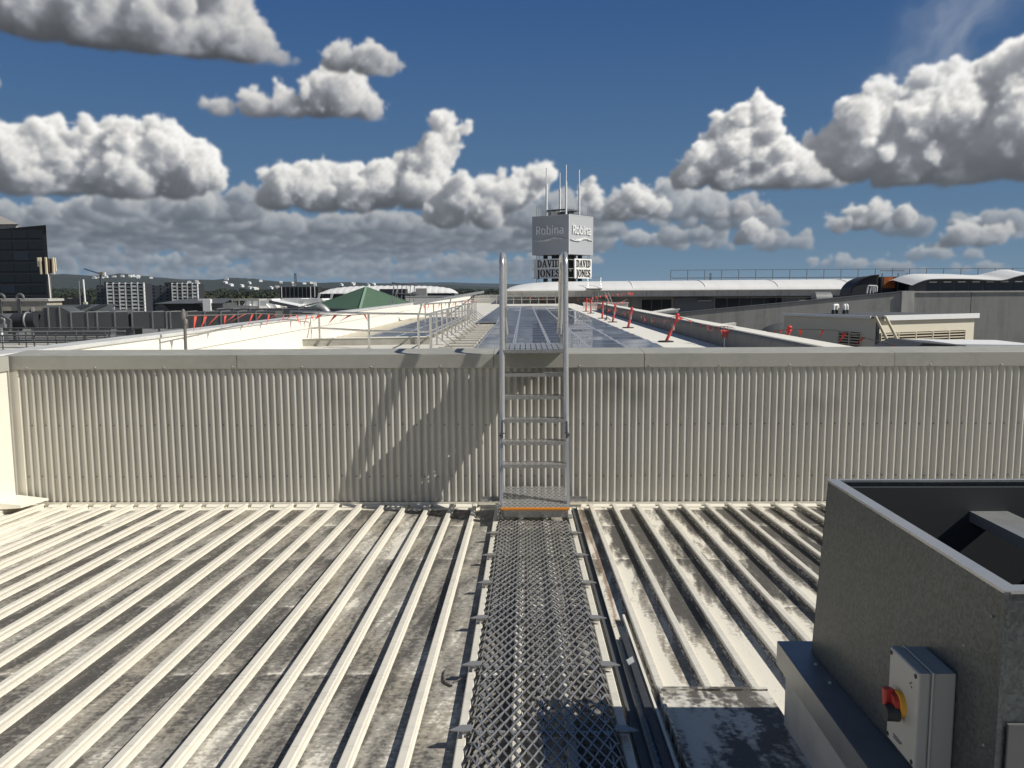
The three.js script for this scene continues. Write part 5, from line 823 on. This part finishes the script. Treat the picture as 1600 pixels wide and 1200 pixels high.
function flats(name, label, x, z, bays, floors, bw, dark, mirror) {
  const o = thing(name, label, 'apartment block', [x, GR, z], 0, undefined), fh = 3.05, H = floors * fh, W = bays * bw;
  mesh('wall', b2(0, W, 0, H, -14, 0), M.charcoal, o); mesh('side_block', b2(-dark, 0, 0, H - 1.5, -13, -2), M.slate, o); mesh('lift_core', b2(-dark * 0.45, 2, H - 2, H + 1.3, -9, -4), M.charcoal, o);
  for (let b = 0; b <= bays; b++) mesh('frame_column', b2(b * bw - 0.35, b * bw + 0.35, 0, H + 0.7, -0.2, 2.0), M.white, o);
  for (let f = 0; f <= floors; f++) mesh('floor_slab', b2(-0.35, W + 0.35, f * fh - 0.15, f * fh + 0.2, -0.2, 1.9), M.white, o);
  for (let f = 0; f < floors; f++) for (let b = 0; b < bays; b++) { const left = b % 2 === 0; const w = mesh('window', b2(b * bw + 0.5, b * bw + bw - 0.5, f * fh + 0.25, f * fh + 2.6, 0, 0.08), M.glassDark, o); mesh('balcony_front', left ? b2(b * bw + 0.36, b * bw + bw - 0.8, f * fh + 0.22, f * fh + 1.45, 1.7, 1.86) : b2(b * bw + 0.36, b * bw + bw - 0.36, f * fh + 0.95, f * fh + 1.12, 1.7, 1.8), M.white, w); }
  for (let f = 0; f < floors; f++) for (let k = 0; k < 3; k++) mesh('window', b2(-dark + 1 + k * dark / 3.2, -dark + 2.4 + k * dark / 3.2, f * fh + 0.6, f * fh + 2, -2, -1.95), M.glassDark, o);
  return o;
}
flats('apartment_block', 'taller white framed apartment block with stacked balconies left of its twin', -352, -700, 6, 8, 5.2, 11);
flats('apartment_block', 'second white framed apartment block, partly hidden by the grey building', -318, -750, 5, 8, 4.6, 20);
{
  const cr = thing('tower_crane', 'small tower crane with a blue jib above the hills at left', 'crane', [-372, GR, -720]);
  mesh('mast', b2(3.6, 4.8, 0, 33, -0.6, 0.6), M.slate, cr); mesh('jib', bar([3, 33.4, 0], [-9.5, 37.5, 0], 1.1, 1.1), std([0.10, 0.19, 0.36], 0.6), cr); mesh('counter_jib', bar([3, 33.4, 0], [8, 33.6, 0], 1.4, 2.2), std([0.42, 0.25, 0.16], 0.7), cr); mesh('counterweight', b2(6.6, 8.6, 31.8, 34.4, -1, 1), M.white, cr);
  const g = thing('grey_hall', 'grey flat-roofed building with a wide dark window band behind the duct', 'building', [-48.6, GR, -120]);
  mesh('wall', b2(-5, 5, 0, 15.6, -10, 0), M.slate, g); mesh('window_band', flatPoly([[-3.8, 16.0, 0.06], [-2.6, 14.9, 0.06], [2.6, 14.9, 0.06], [1.4, 16.0, 0.06]]), M.black, g); mesh('roof', [flatPoly([[-5, 16.1, 0.6], [5.2, 16.1, 0.6], [4.4, 16.75, -6], [-2.5, 16.75, -6]])], M.duct, g); mesh('upper_wall', b2(-4.6, 4.9, 15.6, 16.1, -6, 0.02), M.duct, g); mesh('white_riser', b2(2.3, 3.4, 12, 16.7, 0.1, 0.8), M.white, g); mesh('white_flue', bx(1.6, 0.25, 0.6, 2.4, 16.62, 0.4), M.white, g);
  const cp = thing('car_park_deck', 'small open-sided concrete deck right of the grey hall', 'building', [-64, GR, -190]); mesh('deck', b2(-3.2, 3.2, 13.8, 14.3, -6, 0), M.concreteLight, cp); mesh('deck', b2(-3.2, 3.2, 15.6, 16.0, -6, 0), M.concreteLight, cp); mesh('base', b2(-3.2, 3.2, 0, 13.8, -6, -0.1), M.slate, cp); for (let i = 0; i < 5; i++) mesh('column', b2(-3.1 + i * 1.5, -2.8 + i * 1.5, 14.3, 15.6, -0.4, 0), M.concreteLight, cp);
  const hl = [['long white-roofed house at the left of the row below the hills', -78.5, 10], ['white gabled house second in the row below the hills', -70.5, 9], ['white gabled house third in the row below the hills', -63, 9], ['white gabled house at the right of the row beside the green roof', -55.5, 9]];
  hl.forEach(([lab, x, w], i) => {
    const o = thing('white_house', lab, 'house', [x * 1.02, GR, -250 - (i % 2) * 5], 0); const e = 12.7;
    mesh('wall', b2(-w / 2, w / 2, 0, e, -9, 0), M.beige, o); mesh('roof', [ext([[-w / 2 - 0.5, e], [-w / 2 + 1.5, e + 2.6], [w / 2 - 1.2, e + 2.7], [w / 2 + 0.5, e]], 9.4).translate(0, 0, -9.4)], M.white, o);
    for (let k = 0; k < 2; k++) { const gx = -w / 4 + k * w / 2; const gb = mesh('gable', ext([[gx - 1.7, e - 0.6], [gx, e + 1.2], [gx + 1.7, e - 0.6]], 1.8).translate(0, 0, -0.4), M.white, o); mesh('gable_face', ext([[gx - 1.2, e - 2.2], [gx - 1.2, e - 0.4], [gx, e + 0.7], [gx + 1.2, e - 0.4], [gx + 1.2, e - 2.2]], 0.2).translate(0, 0, 1.3), M.beige, gb); mesh('window', b2(gx - 0.7, gx + 0.7, e - 2, e - 0.7, 1.5, 1.54), M.glassDark, gb); }
    mesh('dark_bay', b2(-w / 2 + 0.3, -w / 2 + 1.6, e - 2, e - 0.3, 0, 0.1), M.charcoal, o);
  });
  const p = thing('green_pavilion', 'green pyramid-roofed pavilion with pale hips above the white parapet', 'pavilion', [-12.55, GR, -66]);
  const a = [0, 18.15, 0], L = [-4.5, 16.55, 0.2], F = [0.3, 16.48, 4.2], R = [4.4, 16.55, 0], B = [0, 16.55, -4.4];
  for (const [u, v] of [[L, F], [F, R], [R, B], [B, L]]) mesh('roof_face', flatPoly([u, v, a]), M.green, p);
  mesh('hip', bar(F.map((v, i) => v + (i === 1 ? 0.04 : 0)), a, 0.16, 0.06), M.greenLight, p); mesh('hip', bar(R.map((v, i) => v + (i === 1 ? 0.03 : 0)), a, 0.12, 0.05), M.greenLight, p); mesh('hip', bar(L, a, 0.10, 0.05), M.green, p);
  for (const [u, v] of [[L, F], [F, R], [R, B], [B, L]]) mesh('eave', bar([u[0] * 1.06, u[1] - 0.1, u[2] * 1.06], [v[0] * 1.06, v[1] - 0.1, v[2] * 1.06], 0.5, 0.16), M.duct, p);
  mesh('core', [ext([[-3.1, 0.1], [0.2, -2.9], [3.1, 0.1], [0, 3.1]], 16.4).rotateX(-Math.PI / 2)], M.concrete, p); for (const q of [L, F, R]) mesh('post', cyl([q[0] * 0.97, 0, q[2] * 0.97], [q[0] * 0.97, 16.4, q[2] * 0.97], 0.12, 8), M.galvPlain, p);
  const bf = thing('butterfly_roof', 'small white butterfly roof just left of the green pavilion', 'roof', [-19.5, GR, -72]); mesh('left_wing', flatPoly([[-2.4, 17.05, -2], [-2.2, 17.0, 1.5], [0.3, 16.5, 1.5], [0.3, 16.55, -2]]), M.white, bf); mesh('right_wing', flatPoly([[0.3, 16.55, -2], [0.3, 16.5, 1.5], [2.6, 17.05, 1.5], [2.4, 17.1, -2]]), M.white, bf); mesh('fascia', bar([-2.2, 16.95, 1.55], [0.3, 16.44, 1.55], 0.08, 0.25), M.slate, bf); mesh('body', b2(-1.2, 1.5, 0, 16.45, -1.5, 1), M.slate, bf);
  const sd = thing('stadium', 'white ribbed stadium roof low on the horizon behind the green pavilion', 'stadium', [-100, GR, -600]);
  const n = 22; for (let i = 0; i < n; i++) { const f = u => { const x = mix(-50, 51, u), s = Math.pow(Math.max(0, 1 - Math.pow(Math.abs(u * 2 - 1), 3.4)), 0.5); return [x, s]; }, [x0, s0] = f(i / n), [x1, s1] = f((i + 1) / n), grid = []; for (let k = 0; k <= 5; k++) { const t = k / 5 * Math.PI / 2; grid.push([[x0, 15.2 + (5.3 * Math.sin(t)) * s0 + 0.3 * s0, -40 * (1 - Math.cos(t)) * 0.5], [(x0 + x1) / 2, 15.2 + (5.7 * Math.sin(t)) * (s0 + s1) / 2 + 0.3, -40 * (1 - Math.cos(t)) * 0.5 + 0.3], [x1, 15.2 + (5.3 * Math.sin(t)) * s1 + 0.3 * s1, -40 * (1 - Math.cos(t)) * 0.5]]); } mesh('roof_bay', sheet(grid), M.galleryWhite, sd); if (i % 2 === 0 && i < 10) mesh('roof_prop', ext([[x0, 8], [x0 + 1.4, 15.5], [x0 + 3.2, 15.5], [x0 + 0.8, 8]], 1).translate(0, 0, 0.5), M.white, sd); }
  mesh('stand', b2(-46, 48, 0, 15, -60, -3), M.slate, sd); mesh('screen_box', b2(-4, 16, 15, 18.6, 0.2, 3), M.charcoal, sd); mesh('concrete_box', b2(22, 30, 13, 18.9, 0.2, 3), M.concreteLight, sd);
  const bk = thing('black_flats', 'low black apartment building with white balconies left of the stadium', 'apartment block', [-164, GR, -600]); mesh('wall', b2(-12.5, 15, 0, 20.4, -12, 0), M.black, bk); for (let i = 0; i < 9; i++) mesh('fin', b2(-11.5 + i * 3, -11.1 + i * 3, 12, 20.6, 0, 0.6), i > 6 || i === 0 ? M.white : M.slate, bk); for (let f = 0; f < 3; f++) mesh('balcony_band', b2(-11, 15.2, 8.2 + f * 1.8, 8.9 + f * 1.8, 0, 1), f % 2 ? M.slate : M.white, bk); mesh('side_block', b2(-17, -12.5, 0, 12.3, -10, 1), M.ductLight, bk);
  for (const [nm, lab, x, z, h] of [['lattice_mast', 'thin lattice mast rising behind the black flats', -176, -640, 31], ['lattice_pylon', 'tiny lattice pylon on the skyline above the vaulted roof', 222, -1000, 36]]) { const o = thing(nm, lab, 'mast', [x, GR, z]), w = h * 0.045; for (const [a_, b_] of [[-1, -1], [1, -1], [1, 1], [-1, 1]]) mesh('leg', cyl([a_ * w, 0, b_ * w], [a_ * w * 0.35, h, b_ * w * 0.35], 0.16, 4), M.slate, o); for (let k = 0; k < 12; k++) { const y = h * k / 12, q = w * (1 - 0.65 * k / 12), q2 = w * (1 - 0.65 * (k + 1) / 12); mesh('lacing', [cyl([-q, y, q], [q2, y + h / 12, q2], 0.1, 4), cyl([q, y, q], [-q2, y + h / 12, q2], 0.1, 4)], M.slate, o); } }
}

// ---------------------------------------------------------------- ground, woodland and hills
const ground = mesh('ground', new THREE.PlaneGeometry(30000, 30000, 1, 1).rotateX(-Math.PI / 2).translate(0, GR, -6000), std([0.055, 0.062, 0.04], 0.95, 0, { map: withTex(texMottle, 0.006) })); ground.userData.kind = 'structure';
const base0 = mesh('mall_roof_base', b2(-75, 110, GR, -2.2, -130, 12), M.deckGrey); base0.userData.kind = 'structure';
const ridgeA = [[-6000, 60], [-3600, 70], [-2600, 84], [-2266, 87], [-2064, 77], [-1940, 84], [-1863, 73], [-1755, 60], [-1600, 56], [-1507, 54], [-1376, 63], [-1290, 46], [-1198, 45], [-1105, 41], [-982, 36], [-858, 38], [-704, 32], [-550, 18], [-366, 24], [-227, 16], [-105, 11], [553, 8], [2000, 20], [4000, 45], [6000, 60]];
const ridgeAt = x => { for (let i = 0; i + 1 < ridgeA.length; i++) if (x < ridgeA[i + 1][0]) { const t = clamp((x - ridgeA[i][0]) / (ridgeA[i + 1][0] - ridgeA[i][0])), s = t * t * (3 - 2 * t); return mix(ridgeA[i][1], ridgeA[i + 1][1], s); } return 60; };
const hillY = (x, z) => { const d = -z, k = d < 4000 ? ss(1300, 4000, d) : 1 - 0.6 * ss(4000, 6500, d); const xr = x * 4000 / Math.max(1200, d); return GR + (ridgeAt(d > 4000 ? x : xr) - GR) * Math.pow(k, 1.5) * (0.90 + 0.2 * fbm(x * 0.004, z * 0.004, 4)) ; };
M.hill = std([0.03, 0.04, 0.032], 0.95, 0, { map: withTex(mottle(0.5, 9), 0.0022) });
{ const grid = []; for (let i = 0; i <= 46; i++) { const z = -1300 - i * i * 2.4, row = []; for (let j = 0; j <= 240; j++) { const x = (j / 240 - 0.5) * 2 * (-z) * 1.15; row.push([x, hillY(x, z) + (fbm(x * 0.03, z * 0.03, 3) - 0.5) * 6, z]); } grid.unshift(row); } const h = mesh('hills', sheet(grid.reverse()), M.hill); h.userData.kind = 'structure'; }
{ const grid = []; const rf = x => 190 + 120 * fbm(x * 0.0009 + 5, 3, 4) - 95 * ss(-1800, 2500, x); for (let i = 0; i <= 10; i++) { const row = []; for (let j = 0; j <= 160; j++) { const x = -9000 + j * 110, t = i / 10; row.push([x, GR + (rf(x) - GR) * Math.sin(t * Math.PI * 0.7) * 0.36 + 14 * fbm(x * 0.006, i * 0.3, 3), -9500 - i * 260]); } grid.push(row); } const h = mesh('far_hills', sheet(grid), M.hill); h.userData.kind = 'structure'; }
{
  // leafy tree clumps: many small faces scattered through a crown
  const r = rng(8), tri = []; for (let i = 0; i < 90; i++) { const th = r() * 6.283, ph = Math.acos(2 * r() - 1), R = 0.55 + 0.5 * r(), c = V(Math.sin(ph) * Math.cos(th) * R, Math.cos(ph) * R * 0.8 + 0.75, Math.sin(ph) * Math.sin(th) * R), s = 0.3; for (let k = 0; k < 3; k++) tri.push(c.x + (r() - 0.5) * s * 2, c.y + (r() - 0.5) * s * 2, c.z + (r() - 0.5) * s * 2); }
  tri.push(-0.08, 0, 0, 0.08, 0, 0, 0, 0.9, 0, 0, 0, -0.08, 0, 0, 0.08, 0, 0.9, 0);
  const g = new THREE.BufferGeometry(); g.setAttribute('position', new THREE.Float32BufferAttribute(tri, 3)); g.computeVertexNormals();
  const N = 9000, im = new THREE.InstancedMesh(prep(g), M.leaf, N), m4 = new THREE.Matrix4(), q = new THREE.Quaternion(), col = new THREE.Color(); im.name = 'woodland'; im.userData = { kind: 'stuff', label: 'dark green woodland covering the plain below the hills', category: 'woodland' };
  for (let i = 0; i < N; i++) { const aDeg = -36 + 75 * r(), d = (aDeg < -17 ? 780 : 230) + (aDeg < -17 ? 1500 : 2300) * Math.pow(r(), 1.1), a = aDeg * D2R, x = Math.tan(a) * d, z = -d, y = d > 1300 ? hillY(x, z) : GR, s = (4.5 + 4 * r()) * (d > 800 ? 1.25 : 1); q.setFromAxisAngle(V(0, 1, 0), r() * 6.28); m4.compose(V(x, y - 0.5, z), q, V(s, s * (0.75 + 0.35 * r()), s)); im.setMatrixAt(i, m4); const k = 0.6 + 0.8 * r(); im.setColorAt(i, col.setRGB(k * (0.9 + 0.3 * r()), k, k * 0.9)); }
  im.castShadow = im.receiveShadow = true; scene.add(im);
  const hw = merge([bx(14, 6, 10, 0, 3, 0)]), hr = merge([ext([[-7.6, 6], [0, 9], [7.6, 6]], 11).translate(0, 0, -5.5)]);
  for (let i = 0; i < 46; i++) { const cl = i < 16, x = cl ? mix(-1990, -1830, r()) : mix(-1650, -700, r()), z = cl ? -3500 + 300 * r() : -2500 - 900 * r(), xx = cl ? x * 0.84 : x * (-z / 4000); const o = thing('hillside_house', cl ? 'tiny white house in the cluster on the highest hilltop at left' : 'tiny white house scattered over the wooded slopes left of centre', 'house', [xx, hillY(xx, z) + 3, z], r() * 3, cl ? 'houses on the hilltop' : 'houses on the slopes'); inst('wall', hw, M.white, o).position.y = -2; inst('roof', hr, r() < 0.6 ? M.white : M.concreteLight, o).position.y = -2; }
}
scene.fog = new THREE.FogExp2(0xa9c0e0, 0.000022);
renderer.render(scene, camera);
